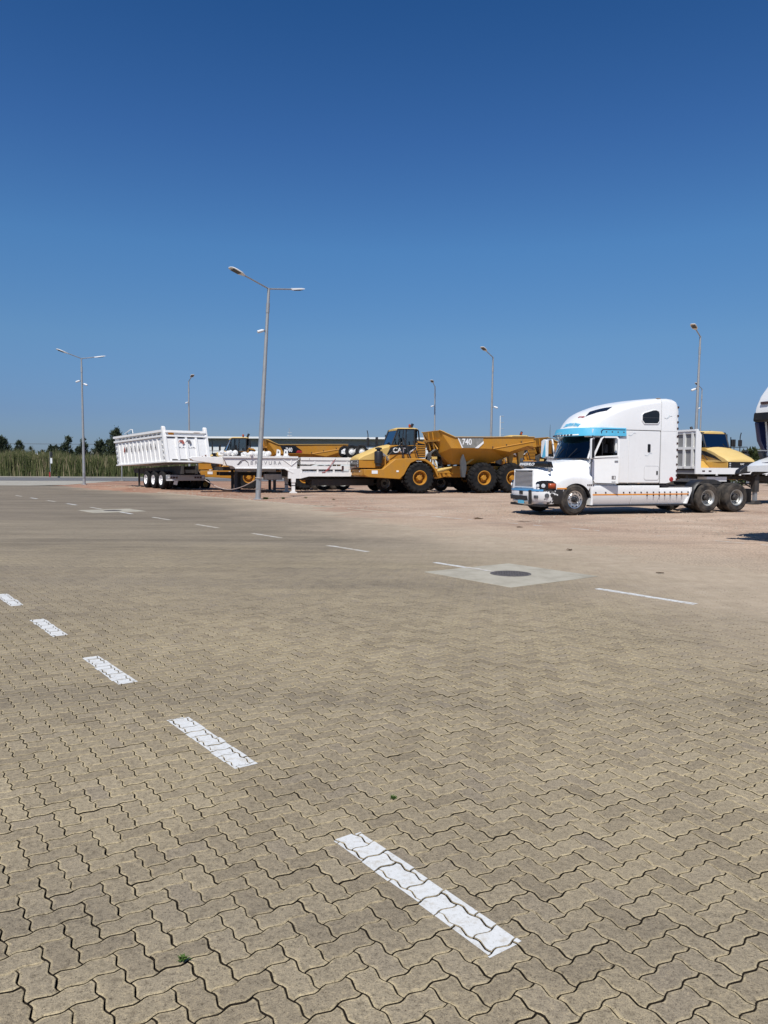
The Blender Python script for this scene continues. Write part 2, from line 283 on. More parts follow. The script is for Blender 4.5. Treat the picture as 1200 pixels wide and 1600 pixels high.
# ------------------------------------------------------------------ mesh helpers
class MB:
    def __init__(s): s.v = []; s.f = []
    def add(s, vs, fs):
        b = len(s.v); s.v += [tuple(x) for x in vs]; s.f += [tuple(i+b for i in f) for f in fs]; return s
    def box(s, x0, x1, y0, y1, z0, z1):
        if x0 > x1: x0, x1 = x1, x0
        if y0 > y1: y0, y1 = y1, y0
        if z0 > z1: z0, z1 = z1, z0
        return s.add([(x0,y0,z0),(x1,y0,z0),(x1,y1,z0),(x0,y1,z0),(x0,y0,z1),(x1,y0,z1),(x1,y1,z1),(x0,y1,z1)],
                     [(3,2,1,0),(4,5,6,7),(0,1,5,4),(1,2,6,5),(2,3,7,6),(3,0,4,7)])
    def prism(s, pts, y0, y1, ax='y'):
        """polygon in (x,z) extruded along y (or (y,z) along x, (x,y) along z)"""
        n = len(pts)
        def P(p, t): return (p[0], t, p[1]) if ax == 'y' else ((t, p[0], p[1]) if ax == 'x' else (p[0], p[1], t))
        a = sum(pts[i][0]*pts[(i+1) % n][1]-pts[(i+1) % n][0]*pts[i][1] for i in range(n))
        vs = [P(p, y0) for p in pts]+[P(p, y1) for p in pts]
        fs = [tuple(range(n)), tuple(range(2*n-1, n-1, -1))]+[(i, n+i, n+(i+1) % n, (i+1) % n) for i in range(n)]
        return s.add(vs, fs)
    def tube(s, pts, r, n=8, caps=True):
        if isinstance(r, (int, float)): r = [r]*len(pts)
        rings = []; pts = [Vector(p) for p in pts]
        for i, p in enumerate(pts):
            d = (pts[min(i+1, len(pts)-1)]-pts[max(i-1, 0)]).normalized()
            a = d.cross(Vector((0, 0, 1)) if abs(d.z) < 0.95 else Vector((1, 0, 0))).normalized(); b = d.cross(a)
            rings.append([p+a*math.cos(2*math.pi*k/n)*r[i]+b*math.sin(2*math.pi*k/n)*r[i] for k in range(n)])
        return s.loft(rings, closed=True, caps=caps)
    def loft(s, rows, closed=False, caps=False):
        n = len(rows[0]); vs = [p for r in rows for p in r]; fs = []
        for i in range(len(rows)-1):
            for j in range(n if closed else n-1):
                k = (j+1) % n; fs.append((i*n+j, i*n+k, (i+1)*n+k, (i+1)*n+j))
        if caps: fs += [tuple(range(n-1, -1, -1)), tuple((len(rows)-1)*n+j for j in range(n))]
        return s.add(vs, fs)
    def lathe(s, prof, n=24, c=(0, 0, 0), ax='y', closed=False):
        rows = []
        for k in range(n):
            t = 2*math.pi*k/n; rows.append([])
            for r, h in prof:
                a, b = r*math.cos(t), r*math.sin(t)
                rows[-1].append((c[0]+a, c[1]+h, c[2]+b) if ax == 'y' else ((c[0]+h, c[1]+a, c[2]+b) if ax == 'x' else (c[0]+a, c[1]+b, c[2]+h)))
        m = len(prof); b0 = len(s.v); s.v += [p for r in rows for p in r]
        for k in range(n):
            for j in range(m if closed else m-1):
                j2 = (j+1) % m; k2 = (k+1) % n
                s.f.append((b0+k*m+j, b0+k*m+j2, b0+k2*m+j2, b0+k2*m+j))
        return s
    def mesh(s, name, mat, smooth=30):
        me = bpy.data.meshes.new(name); me.from_pydata(s.v, [], s.f)
        me.materials.append(MATS[mat] if isinstance(mat, str) else mat)
        bm = bmesh.new(); bm.from_mesh(me); bmesh.ops.remove_doubles(bm, verts=bm.verts, dist=1e-5)
        bmesh.ops.recalc_face_normals(bm, faces=bm.faces); bm.to_mesh(me); bm.free()
        if smooth:
            me.polygons.foreach_set('use_smooth', [True]*len(me.polygons)); me.set_sharp_from_angle(angle=R(smooth))
        return me
    def build(s, name, mat, parent=None, bev=0, smooth=30, seg=2, solid=0):
        if solid and len(s.f) <= 2: smooth = 0
        me = s.mesh(name, mat, 0 if bev else smooth)
        o = bpy.data.objects.new(name, me); col.objects.link(o); o.parent = parent
        if solid:
            q = o.modifiers.new('solid', 'SOLIDIFY'); q.thickness = solid; q.offset = -1
        if bev:
            q = o.modifiers.new('bev', 'BEVEL'); q.width = bev; q.segments = seg; q.limit_method = 'ANGLE'; q.angle_limit = R(35); q.harden_normals = False
            me.polygons.foreach_set('use_smooth', [True]*len(me.polygons)); me.set_sharp_from_angle(angle=R(50))
        return o
def link(name, me, parent, loc=(0, 0, 0), rot=(0, 0, 0), scale=(1, 1, 1)):
    o = bpy.data.objects.new(name, me); col.objects.link(o); o.parent = parent; o.location = loc; o.rotation_euler = rot; o.scale = scale; return o
def thing(name, label, cat, loc=(0, 0, 0), rz=0, group=None):
    o = bpy.data.objects.new(name, None); col.objects.link(o); o.location = loc; o.rotation_euler = (0, 0, rz)
    o.empty_display_size = 0.3; return tag(o, label, cat, group)
def tag(o, label, cat, group=None):
    o['label'] = label; o['category'] = cat
    if group: o['group'] = group
    return o
def struct(o): o['kind'] = 'structure'; return o
def kids(o): return [c for c in bpy.data.objects if c.parent == o]
def text(name, s, size, mat, parent, org, xd, yd, ext=0.004, sx=1.0, align='LEFT', shear=0.0, off=0.0):
    c = bpy.data.curves.new(name, 'FONT'); c.body = s; c.size = size; c.extrude = ext; c.align_x = align; c.shear = shear; c.offset = off
    t = bpy.data.objects.new(name, c); col.objects.link(t)
    dg = bpy.context.evaluated_depsgraph_get(); me = bpy.data.meshes.new_from_object(t.evaluated_get(dg))
    bpy.data.objects.remove(t); me.materials.clear(); me.materials.append(MATS[mat]); me.name = name
    xd = Vector(xd).normalized(); yd = Vector(yd).normalized(); zd = xd.cross(yd)
    mt = Matrix((xd*sx, yd, zd)).transposed().to_4x4(); mt.translation = Vector(org)
    me.transform(mt)
    o = bpy.data.objects.new(name, me); col.objects.link(o); o.parent = parent; return o

def lerp(x, pts):
    pts = sorted(pts)
    if x <= pts[0][0]: return pts[0][1]
    for (a, b), (c, d) in zip(pts, pts[1:]):
        if x <= c: return b+(d-b)*(x-a)/(c-a)
    return pts[-1][1]

# ------------------------------------------------------------------ setting: ground sheets
def bumpz(x, y):   # low gravel rise where the tipper stands
    return 0.15*math.exp(-(((x+17)/7.5)**2+((y-52)/7.0)**2)**2)-0.2*math.exp(-(((x+7)/8.5)**2+((y-60)/6.5)**2)**2)
def sheet(name, poly, z, mat):
    me = bpy.data.meshes.new(name); me.from_pydata([(x, y, z) for x, y in poly], [], [tuple(range(len(poly)))])
    me.materials.append(MATS[mat]); o = bpy.data.objects.new(name, me); col.objects.link(o); return struct(o)
xs = sorted(set([-3000, -1200, -500, -200, -90]+[round(-60+i*1.25, 2) for i in range(97)]+[90, 200, 500, 1200, 3000]))
ys = sorted(set([-300, -50, 0, 10]+[round(15+i*1.25, 2) for i in range(73)]+[130, 180, 300, 700, 1500, 4000]))
vs = []; fs = []
for y in ys:
    for x in xs:
        q = x*Q[0]+y*Q[1]; z = -0.055 if q < 15.2 else -0.012+bumpz(x, y)
        if q >= 16.2 and 14 < y < 75 and abs(x) < 60: z += 0.018*math.sin(x*0.9+0.5*y)*math.sin(y*0.55-x*0.2)
        if q < 16.0 and y > 62: z = -0.012
        vs.append((x, y, z))
for j in range(len(ys)-1):
    for i in range(len(xs)-1):
        a = j*len(xs)+i; fs.append((a, a+1, a+1+len(xs), a+len(xs)))
me = bpy.data.meshes.new('ground'); me.from_pydata(vs, [], fs); me.materials.append(MATS['gravel_sand'])
me.polygons.foreach_set('use_smooth', [True]*len(me.polygons))
ground = bpy.data.objects.new('ground', me); col.objects.link(ground); struct(ground)

def qp_poly(*pts): return [lf(q, p) for q, p in pts]
YCUT = 22.0
yard = sheet('paved_yard', [(-14, -3), (16, -3), (16, 5.67), lf(16.05, 5), (lf(16.05, 12.73)[0], lf(16.05, 12.73)[1]), (5.0, YCUT+0.0), (-14, YCUT)], -0.021, 'joint_soil')
# sand washed into the joints lies higher and higher away from the near corner
ms_ = []; fs_ = []
for k_, (yy, zz) in enumerate(((8.0, -.0209), (10.5, -.013), (12.0, -.009), (13.0, -.0058), (22.0, -.0056))):
    ms_ += [(-14, yy, zz), (min(16, (16.05-yy*Q[1])/Q[0]), yy, zz)]
    if k_: fs_.append((2*k_-2, 2*k_-1, 2*k_+1, 2*k_))
me = bpy.data.meshes.new('joint_sand'); me.from_pydata(ms_, [], fs_); me.materials.append(MATS['filled_joint']); o = bpy.data.objects.new('joint_sand', me); col.objects.link(o); struct(o)
# paving too far off to tell the blocks apart
def clipy(q): return (YCUT-Q[1]*q)/D[1]
sheet('far_paving', [(-90, YCUT-.15), (lf(16.05, clipy(16.05))[0], YCUT-.15), lf(16.05, 47.5), lf(16.05, 60.0), (-27.0, 58.6), (-90, 54.5)], -0.0045, 'paving_far')
sheet('side_paving', [(-90, -20), (-14, -20), (-14, YCUT), (-90, YCUT)], -0.001, 'paving_far')
sheet('side_paving', [(16, -20), (60, -20), lf(16.05, -58), lf(16.05, 5.0), (16, 5.67)], -0.001, 'paving_far')
sheet('concrete_apron', [(-90, 54.5), (-27.0, 58.6), (-25.2, 60.5), (-26.5, 76.0), (-90, 74)], 0.004, 'pale_concrete')
sheet('road', [(-200, 76), (-26.5, 76), (-12, 79.5), (60, 82), (60, 95.5), (-200, 95.5)], 0.008, 'asphalt')
# far kerb of the road
k = MB().box(-200, 60, 95.5, 96.0, -0.05, 0.13).build('far_kerb', 'pale_concrete'); struct(k)
sheet('verge', [(-200, 96.0), (60, 96.0), (60, 98.3), (-200, 98.3)], 0.03, 'bush')
for i in range(16):
    x0 = -74+i*4.4
    sheet('road_marking', [(x0, 85.2), (x0+2.2, 85.2), (x0+2.2, 85.5), (x0, 85.5)], 0.012, 'worn_road_paint')
for x0, x1, y0, y1 in ((-42, -36.5, 66.5, 67.0), (-33.5, -30.5, 68.0, 68.5), (-29, -26.6, 63.5, 64.0), (-34, -12, 76.4, 76.8)):
    sheet('road_marking', [(x0, y0), (x1, y0-(0.6 if y0 < 70 else -3)), (x1, y1-(0.6 if y0 < 70 else -3)), (x0, y1)], 0.013, 'worn_road_paint')

# ------------------------------------------------------------------ interlocking pavers
U = 0.0922
def edge_curve(n):
    if n == 4: ts = [0, 0.25, 0.5, 0.75]
    else: ts = [0, 0.12, 0.27, 0.5, 0.73, 0.88]
    return [(t, 0.078*math.sin(2*math.pi*t)) for t in ts]
def outline(n, inset):
    ec = edge_curve(n); corners = [(-1, -.5), (0, -.5), (1, -.5), (1, .5), (0, .5), (-1, .5)]
    pts = []
    for i in range(6):
        a = Vector(corners[i]); b = Vector(corners[(i+1) % 6]); d = b-a; nn = Vector((-d.y, d.x))
        for t, f in ec: pts.append((a+d*t+nn*f)*U)
    out = []; N = len(pts)
    for i in range(N):
        a, b, c = pts[i-1], pts[i], pts[(i+1) % N]
        d1 = (b-a).normalized(); d2 = (c-b).normalized(); n1 = Vector((-d1.y, d1.x)); n2 = Vector((-d2.y, d2.x))
        m = (n1+n2); m = m.normalized()*min(1.6, 1/max(0.5, m.normalized().dot(n1)))
        out.append(b+m*inset)
    return [(p.x, p.y) for p in out]
# templates: ring rows + top ngon.  CCW outline, interior on the left
def template(n, chamfer, gap=0.0022, rimv=1):
    o1 = outline(n, gap); N = len(o1)
    if chamfer:
        o2 = outline(n, gap+0.0026); o3 = [(x*.90, y*.79) for x, y in o2]
        V = [(x, y, -0.02) for x, y in o1]+[(x, y, -0.0022) for x, y in o1]+[(x, y, 0) for x, y in o2]+[(x, y, 0.0) for x, y in o3]; rings = 3
        E_ = [rimv]*(3*N)+[0]*N
    else:
        V = [(x, y, -0.016) for x, y in o1]+[(x, y, 0) for x, y in o1]; rings = 1; E_ = [.62]*(2*N)
    F = [(r*N+i, r*N+(i+1) % N, (r+1)*N+(i+1) % N, (r+1)*N+i) for r in range(rings) for i in range(N)]
    T = tuple(rings*N+i for i in range(N))
    return np.array(V), F, T, np.array(E_, float)
TA = template(6, True, 0.0028); TM = template(6, True, 0.0026, .6); TB = template(4, False, 0.0013)
slabs = [(7.39, 9.2, 7.14, 8.95), (7.4, 9.2, 26.3, 28.1)]
def tilt(x, y):
    return 0.0015*math.sin(x*1.7+1.1*math.sin(y*0.9))+0.0012*math.sin(y*2.3+x*0.6)
bricks = []
cg, sg = math.cos(GA), math.sin(GA)
def in_region(x, y, q):
    return -0.2 < y < YCUT+0.05 and abs(x-0.0) < 0.52*y+1.6 and q < 15.97 and x < 15.9
i0, i1, j0, j1 = -90, 200, -60, 330
for i in range(i0, i1):
    for j in range(j0, j1):
        kx = (i-j) % 4
        if kx == 0: a, b, rot = (i+1)*U, (j+0.5)*U, 0
        elif kx == 3: a, b, rot = (i+0.5)*U, (j+1)*U, 1
        else: continue
        x = a*cg-b*sg; y = a*sg+b*cg
        if not in_region(x, y, a): continue
        p = x*D[0]+y*D[1]
        if any(q0+0.09 < a < q1-0.09 and p0+0.09 < p < p1-0.09 for q0, q1, p0, p1 in slabs): continue
        bricks.append((x, y, rot, a, p))
prr = random.Random(3)
info = []
for (x, y, rot, a, p) in bricks:
    near = 1.0 if y < 7 else max(0.22, 1.0-(y-7)*.16)
    dz = tilt(x, y)*(1.0 if y < 9 else max(.35, 1-(y-9)*.2))+prr.gauss(0, 0.0009)*near; tx = prr.gauss(0, 0.008)*near; ty = prr.gauss(0, 0.008)*near
    ang = GA+rot*math.pi/2+(math.pi if prr.random() < .5 else 0)+prr.gauss(0, 0.0035)
    info.append((x+prr.gauss(0, 0.00045), y+prr.gauss(0, 0.00045), dz-0.003, tx, ty, ang, a, p))
def vis_size(b):
    x, y = b[0], b[1]
    inside = y > 1.98 and abs(x) < 0.5*y+0.1
    return (0 if inside else 1, x*x+y*y)
order = sorted(range(len(info)), key=lambda k: vis_size(info[k]))
near_ids = order[:300]; near_set = set(near_ids)
# shared meshes for the 300 nearest blocks
def paver_mesh(tp, name, rv):
    V, F, T, E_ = tp; me = bpy.data.meshes.new(name); V = V.copy()
    jr = np.random.RandomState(int(rv*1000)); V[:, :2] += jr.normal(0, 0.0004, V[:, :2].shape)
    me.from_pydata([tuple(v) for v in V], [], F+[T]); me.materials.append(MATS['paver'])
    uvl = me.uv_layers.new(name='UVMap')
    for lo in me.loops: uvl.data[lo.index].uv = tuple(V[lo.vertex_index][:2])
    me.attributes.new('edge', 'FLOAT', 'POINT').data.foreach_set('value', E_)
    return me
pm = [paver_mesh(TA, 'paver', 0.1+k*0.12) for k in range(6)]
for c, kk in enumerate(near_ids):
    x, y, dz, tx, ty, ang, a, p = info[kk]
    o = bpy.data.objects.new('paver', pm[c % 6]); o.parent = yard
    nrm = Vector((-tx, -ty, 1)).normalized()
    o.matrix_local = Matrix.Translation((x, y, dz)) @ Vector((0, 0, 1)).rotation_difference(nrm).to_matrix().to_4x4() @ Matrix.Rotation(ang, 4, 'Z')
    col.objects.link(o)
def joined(name, ids, tp, parent):
    V, F, T, E_ = tp; N = len(V); ids = list(ids)
    A = np.array([info[k] for k in ids]); nb = len(ids)
    c, s = np.cos(A[:, 5])[:, None], np.sin(A[:, 5])[:, None]
    X = V[None, :, 0]*c-V[None, :, 1]*s; Y = V[None, :, 0]*s+V[None, :, 1]*c
    Z = V[None, :, 2]+A[:, 2][:, None]+A[:, 3][:, None]*X+A[:, 4][:, None]*Y
    X = X+A[:, 0][:, None]; Y = Y+A[:, 1][:, None]
    co = np.stack([X, Y, Z], -1).reshape(-1, 3)
    f = np.array([i for q in F for i in q]+list(T)); sizes = np.array([4]*len(F)+[len(T)])
    loops = (f[None, :]+(np.arange(nb)*N)[:, None]).ravel(); tot = np.tile(sizes, nb); start = np.concatenate([[0], np.cumsum(tot)[:-1]])
    me = bpy.data.meshes.new(name); me.vertices.add(len(co)); me.vertices.foreach_set('co', co.ravel())
    me.loops.add(len(loops)); me.loops.foreach_set('vertex_index', loops.astype(np.int32))
    me.polygons.add(len(tot)); me.polygons.foreach_set('loop_start', start.astype(np.int32))
    me.update(calc_edges=True); me.polygons.foreach_set('use_smooth', [False]*len(tot))
    uvl = me.uv_layers.new(name='UVMap'); uv = np.tile(V[f][:, :2], (nb, 1)); uvl.data.foreach_set('uv', uv.ravel())
    at = me.attributes.new('rnd', 'FLOAT', 'POINT'); rr = np.random.RandomState(5).rand(nb); at.data.foreach_set('value', np.repeat(rr, N)); me.attributes.new('edge', 'FLOAT', 'POINT').data.foreach_set('value', np.tile(E_, nb))
    me.materials.append(MATS['paver'])
    o = bpy.data.objects.new(name, me); col.objects.link(o); o.parent = parent; o['kind'] = 'stuff'; return o
rest = [k for k in range(len(info)) if k not in near_set]
joined('pavers', [k for k in rest if info[k][1] < 7], TA, yard)
joined('pavers_midway', [k for k in rest if 7 <= info[k][1] < 12], TM, yard)
joined('pavers_beyond', [k for k in rest if info[k][1] >= 12], TB, yard)

# painted dashes: each follows the blocks it lies on, the joints stay open
def clip(poly, edges):
    for (px, py, nx, ny) in edges:
        out = []
        for i in range(len(poly)):
            a, b = poly[i-1], poly[i]
            da = (a[0]-px)*nx+(a[1]-py)*ny; db = (b[0]-px)*nx+(b[1]-py)*ny
            if da >= 0: 
                if db >= 0: out.append(b)
                else:
                    t = da/(da-db); out.append((a[0]+(b[0]-a[0])*t, a[1]+(b[1]-a[1])*t))
            elif db >= 0:
                t = da/(da-db); out.append((a[0]+(b[0]-a[0])*t, a[1]+(b[1]-a[1])*t)); out.append(b)
        poly = out
        if len(poly) < 3: return []
    return poly
OT = outline(6, 0.0028+0.0010)
def dash(q, p0, p1, wd, mat='road_paint'):
    vs = []; fs = []
    edges = [(*lf(q-wd/2, p0), Q[0], Q[1]), (*lf(q+wd/2, p0), -Q[0], -Q[1]), (*lf(q, p0), D[0], D[1]), (*lf(q, p1), -D[0], -D[1])]
    for (x, y, dz, tx, ty, ang, a, p) in info:
        if abs(a-q) > wd/2+0.13 or p < p0-0.13 or p > p1+0.13: continue
        c, s = math.cos(ang), math.sin(ang)
        poly = [(x+u*c-v*s, y+u*s+v*c) for u, v in OT]
        jx, jy = rnd.gauss(0, 0.003), rnd.gauss(0, 0.003)
        poly = clip(poly, [(e[0]+jx, e[1]+jy, e[2], e[3]) for e in edges])
        if not poly: continue
        b = len(vs); vs += [(X, Y, dz+tx*(X-x)+ty*(Y-y)+0.0012) for X, Y in poly]; fs.append(tuple(range(b, b+len(poly))))
    if not vs: return
    me = bpy.data.meshes.new('painted_dash'); me.from_pydata(vs, [], fs); me.materials.append(MATS[mat])
    o = bpy.data.objects.new('painted_dash', me); col.objects.link(o); struct(o)
def far_dash(q, p0, p1, wd, z, mat):
    N = 14; vs = []; 
    for i in range(N+1):
        p = p0+(p1-p0)*i/N; e = rnd.uniform(-.012, .012)
        vs += [(*lf(q-wd/2+e, p), z), (*lf(q+wd/2+rnd.uniform(-.012, .012), p), z)]
    me = bpy.data.meshes.new('painted_dash'); me.from_pydata(vs, [], [(2*i, 2*i+1, 2*i+3, 2*i+2) for i in range(N)])
    me.materials.append(MATS[mat]); o = bpy.data.objects.new('painted_dash', me); col.objects.link(o); struct(o)
for kx in range(6): dash(1.80, 0.29+1.925*kx-0.48+0.0, 0.29+1.925*kx+0.48, 0.14)
for kx in range(12):
    p0 = 5.03+3.34*kx; p1 = p0+1.42; y = lf(8.3, p0)[1]
    if kx == 1: p0 = 8.97
    if lf(8.3, p1)[1] < YCUT: dash(8.3, p0, p1, 0.11, 'road_paint' if kx in (0, 1) else 'worn_road_paint')
    else: far_dash(8.3, p0, p1, 0.11, 0.0035, 'worn_road_paint' if kx % 2 else 'road_paint')
far_dash(8.27, 8.30, 8.95, 0.09, 0.0105, 'worn_road_paint')
for a, b in ((3.2, 5.2), (6.6, 9.2), (10.5, 15.5), (17.0, 20.0)): far_dash(15.9, a, b, 0.10, 0.006, 'worn_road_paint')

# loose sand carried over the paving from the gravel side: real thin drifts that bury the joints
from mathutils import noise as mnoise
def drift(q, p):
    x, y = lf(q, p); t_ = q-.25*min(p, 34)
    n_ = mnoise.fractal(Vector((x*.35, y*.35, 3.1)), .7, 2.1, 5)*1.9
    f = (t_+n_*1.25-8.3)/2.4; f = max(0, min(1, f)); f = f*f*(3-2*f)
    fine = mnoise.fractal(Vector((x*2.3, y*2.3, 1.7)), .6, 2.2, 5)
    if q > 16.1: f *= max(0, (17.3-q)/1.2)
    return -0.012+.018*f+fine*.006+(.0 if f > 0 else -.01)
qs_ = np.arange(5.0, 17.4, .16); ps_ = np.arange(-2, 44, .16); vs = []; fs = []
for q in qs_:
    for p in ps_: vs.append((*lf(q, p), drift(q, p)))
nq = len(ps_)
for i in range(len(qs_)-1):
    for j in range(nq-1):
        a = i*nq+j
        if max(vs[a][2], vs[a+1][2], vs[a+nq][2], vs[a+nq+1][2]) > -.003: fs.append((a, a+1, a+nq+1, a+nq))
me = bpy.data.meshes.new('sand_drift'); me.from_pydata(vs, [], fs); me.materials.append(MATS['drift_sand'])
me.polygons.foreach_set('use_smooth', [True]*len(me.polygons)); o = bpy.data.objects.new('sand_drift', me); col.objects.link(o); struct(o)

# kerb stones at the edge of the gravel
kb = struct(sheet('kerb', qp_poly((16.0, 14), (16.14, 14), (16.14, 60), (16.0, 60)), -0.03, 'kerb_concrete'))
stone_me = [MB().box(0.004, 0.126, 0.008, 0.992, -0.08, 0).mesh('kerb_stone', 'kerb_concrete', 0) for _ in range(1)]
for k_ in range(46):
    p = 14+k_
    buried = 0.0 if p > 20 and rnd.random() > 0.12 else -0.012
    x, y = lf(16.0, p); o = link('kerb_stone', stone_me[0], kb, (x, y, 0.012+bumpz(x, y)*0.4+buried+rnd.uniform(-.004, .004)), (0, 0, GA+rnd.gauss(0, .004)))

# concrete slabs with manhole covers
for si, (q0, q1, p0, p1) in enumerate(slabs):
    s_ = MB().prism([lf(q0, p0), lf(q1, p0), lf(q1, p1), lf(q0, p1)], -0.05, 0.007, 'z').build('concrete_surround', 'concrete', None, bev=0.006)
    tag(s_, ['square pale concrete surround set in the paving around the nearer manhole cover', 'far pale concrete surround in the paving among the short white dashes'][si], 'concrete slab', 'concrete manhole surrounds')
    cx, cy = lf((q0+q1)/2+0.02, (p0+p1)/2-0.0)
    t = thing('manhole_cover', ['round cast iron manhole cover in the nearer concrete slab', 'round dark manhole cover in the far concrete slab'][si], 'manhole cover', (cx, cy, 0.0), GA, 'manhole covers')
    MB().lathe([(0.305, 0.0), (0.305, 0.012), (0.278, 0.014), (0.278, 0.009)], 40, ax='z').build('cover_ring', 'cast_iron', t)
    m = MB().lathe([(0.0001, 0.011), (0.276, 0.011)], 40, ax='z')
    for i in range(-5, 6):
        for j in range(-5, 6):
            if i*i+j*j < 23: m.box(i*0.054-0.019, i*0.054+0.019, j*0.054-0.019, j*0.054+0.019, 0.011, 0.016)
    m.build('cover_plate', 'cast_iron', t, smooth=0)

# ------------------------------------------------------------------ loose stones, weeds, leaves
def scatter(name, n, fn, mat, smin, smax):
    vs = []; fs = []; r = random.Random(hash(name) % 1000+11)
    r = random.Random(len(name)*17)
    for _ in range(n):
        x, y, z = fn(r); s = smin*(smax/smin)**(r.random()**2.2); a = r.random()*6.28
        b = len(vs); h = s*r.uniform(0.4, 0.9)
        for kx in range(5):
            t = a+kx*1.2566; rr = s*r.uniform(0.6, 1.0); vs.append((x+rr*math.cos(t), y+rr*math.sin(t), z-0.003))
        vs.append((x+r.uniform(-.3, .3)*s, y+r.uniform(-.3, .3)*s, z+h)); fs += [(b+kx, b+(kx+1) % 5, b+5) for kx in range(5)]
    me = bpy.data.meshes.new(name); me.from_pydata(vs, [], fs); me.materials.append(MATS[mat])
    o = bpy.data.objects.new(name, me); col.objects.link(o); o['kind'] = 'stuff'; return o
def on_gravel(r):
    while True:
        p = r.uniform(0, 60)**1; q = 16.3+r.random()**1.5*24; x, y = lf(q, p)
        if 14 < y < 75 and abs(x) < 0.55*y: return x, y, -0.012+bumpz(x, y)
scatter('gravel_stones', 20000, on_gravel, 'stone', 0.010, 0.060)
def on_yard(r):
    while True:
        q = r.uniform(9, 16)+0; p = r.uniform(2, 26); x, y = lf(q, p)
        if abs(x) < 0.55*y: return x, y, 0.0
scatter('loose_grit', 2600, on_yard, 'stone', 0.004, 0.018)
def on_yard2(r): y = r.uniform(2.2, 16); return r.uniform(-.5, .5)*y, y, 0.0
scatter('fine_grit', 500, on_yard2, 'stone', 0.0015, 0.005)
for x, y, s, lb in ((4.2, 11.6, .06, 'dark curled dry leaf on the paving beyond the long white line'), (3.6, 14.8, .09, 'dark twig scrap on the sandy paving in front of the white tractor unit'),
                 (2.9, 23.5, .16, 'dark rag like scrap on the sand before the yellow dump truck'), (3.6, 20.3, .09, 'small dark scrap on sandy paving left of the tractor unit')):
    m = MB().loft([[(-s, -s*.4, .004), (-s*.9, s*.1, s*.25), (-s, s*.5, .01)], [(0, -s*.5, .01), (0, 0, .004), (0, s*.5, s*.3)], [(s, -s*.2, s*.2), (s*.9, 0, .01), (s*1.1, s*.2, .006)]])
    o = m.build('dry_leaf', 'dry_leaf', None, solid=0.002); o.location = (x, y, 0.003); o.rotation_euler = (0, 0, rnd.uniform(0, 3)); tag(o, lb, 'leaf', 'scraps lying on the ground')

def weed(x, y, s, n, lb, z=0, mat='weed'):
    m = MB(); r = random.Random(int(abs(x*100)))
    for _ in range(n):
        a = r.uniform(0, 6.28); d = Vector((math.cos(a), math.sin(a), 0)); h = r.uniform(.15, .7)*s; w_ = s*.12
        px = Vector((r.gauss(0, s*.3), r.gauss(0, s*.3), 0)); sd = Vector((-d.y, d.x, 0))*w_
        tip = px+d*s*r.uniform(.3, .9)+Vector((0, 0, h)); mid = px+d*s*.25+Vector((0, 0, h*.7))
        m.add([px-sd*.5, px+sd*.5, mid+sd, mid-sd, tip], [(0, 1, 2, 3), (3, 2, 4)])
    o = m.build('weed_tuft', mat, None, smooth=0); o.location = (x, y, z); tag(o, lb, 'weed', 'weeds growing in the joints')
weed(-0.645, 2.40, 0.020, 60, 'small green weed in a paver joint near the bottom left', 0)
weed(0.05, 3.62, 0.022, 40, 'small green weed in a joint just above the near white dash', 0)
weed(-5.7, 36.9, 0.16, 120, 'low green weeds at the foot of the leaning lamp post')
weed(-4.9, 37.3, 0.12, 80, 'low weeds on the gravel right of the leaning lamp post')
weed(-3.9, 38.2, 0.12, 70, 'sparse dry weeds farther right of the leaning lamp post', mat='reed_dry')
weed(-2.4, 36.6, 0.10, 50, 'thin weeds beside the worn kerb before the trailers', mat='reed_dry')

# ------------------------------------------------------------------ lamp posts
def lamp_head(parent, p, d, tiltz):
    """flat LED head: p inner end, d horizontal unit direction"""
    m = MB(); d = Vector(d).normalized(); e = Vector((d.x, d.y, tiltz)).normalized(); s = Vector((-d.y, d.x, 0)); u = e.cross(s)*-1
    if u.z < 0: u = -u
    p = Vector(p); rows = []
    for t, wd, th, hz in ((-0.12, .05, .05, .0), (0.0, .09, .05, .0), (.14, .17, .055, .0), (.5, .185, .05, .01), (.72, .17, .03, .01), (.80, .09, .015, .01)):
        c = p+e*t+u*hz; rows.append([c+s*wd-u*th*.6, c+s*wd*.85+u*th*.7, c+u*th, c-s*wd*.85+u*th*.7, c-s*wd-u*th*.6])
    m.loft(rows, closed=True, caps=True); h = m.build('lamp_head', 'wall_white', parent, smooth=50)
    g = MB(); c = p+e*.42-u*.04; g.add([c+e*a+s*b for a, b in ((-.22, -.13), (.22, -.13), (.22, .13), (-.22, .13))]+[c-u*.012+e*a+s*b for a, b in ((-.22, -.13), (.22, -.13), (.22, .13), (-.22, .13))],
          [(0, 1, 2, 3), (7, 6, 5, 4), (0, 4, 5, 1), (1, 5, 6, 2), (2, 6, 7, 3), (3, 7, 4, 0)]); g.build('lens', 'grey_plastic', h, smooth=0)
def cctv(parent, x0, z, ang, down=0.35):
    d = Vector((math.cos(ang), math.sin(ang), 0)); m = MB()
    m.tube([Vector((x0, 0, z))+d*0.02, Vector((x0, 0, z))+d*0.22], .03, 6)
    c = m.build('camera_bracket', 'grey_plastic', parent)
    b = MB(); a = Vector((x0, 0, z+.02))+d*.16; e = Vector((d.x, d.y, -down)).normalized(); b.tube([a, a+e*.08, a+e*.30, a+e*.33], [.05, .07, .07, .05], 8)
    b.build('surveillance_camera', 'wall_white', parent)
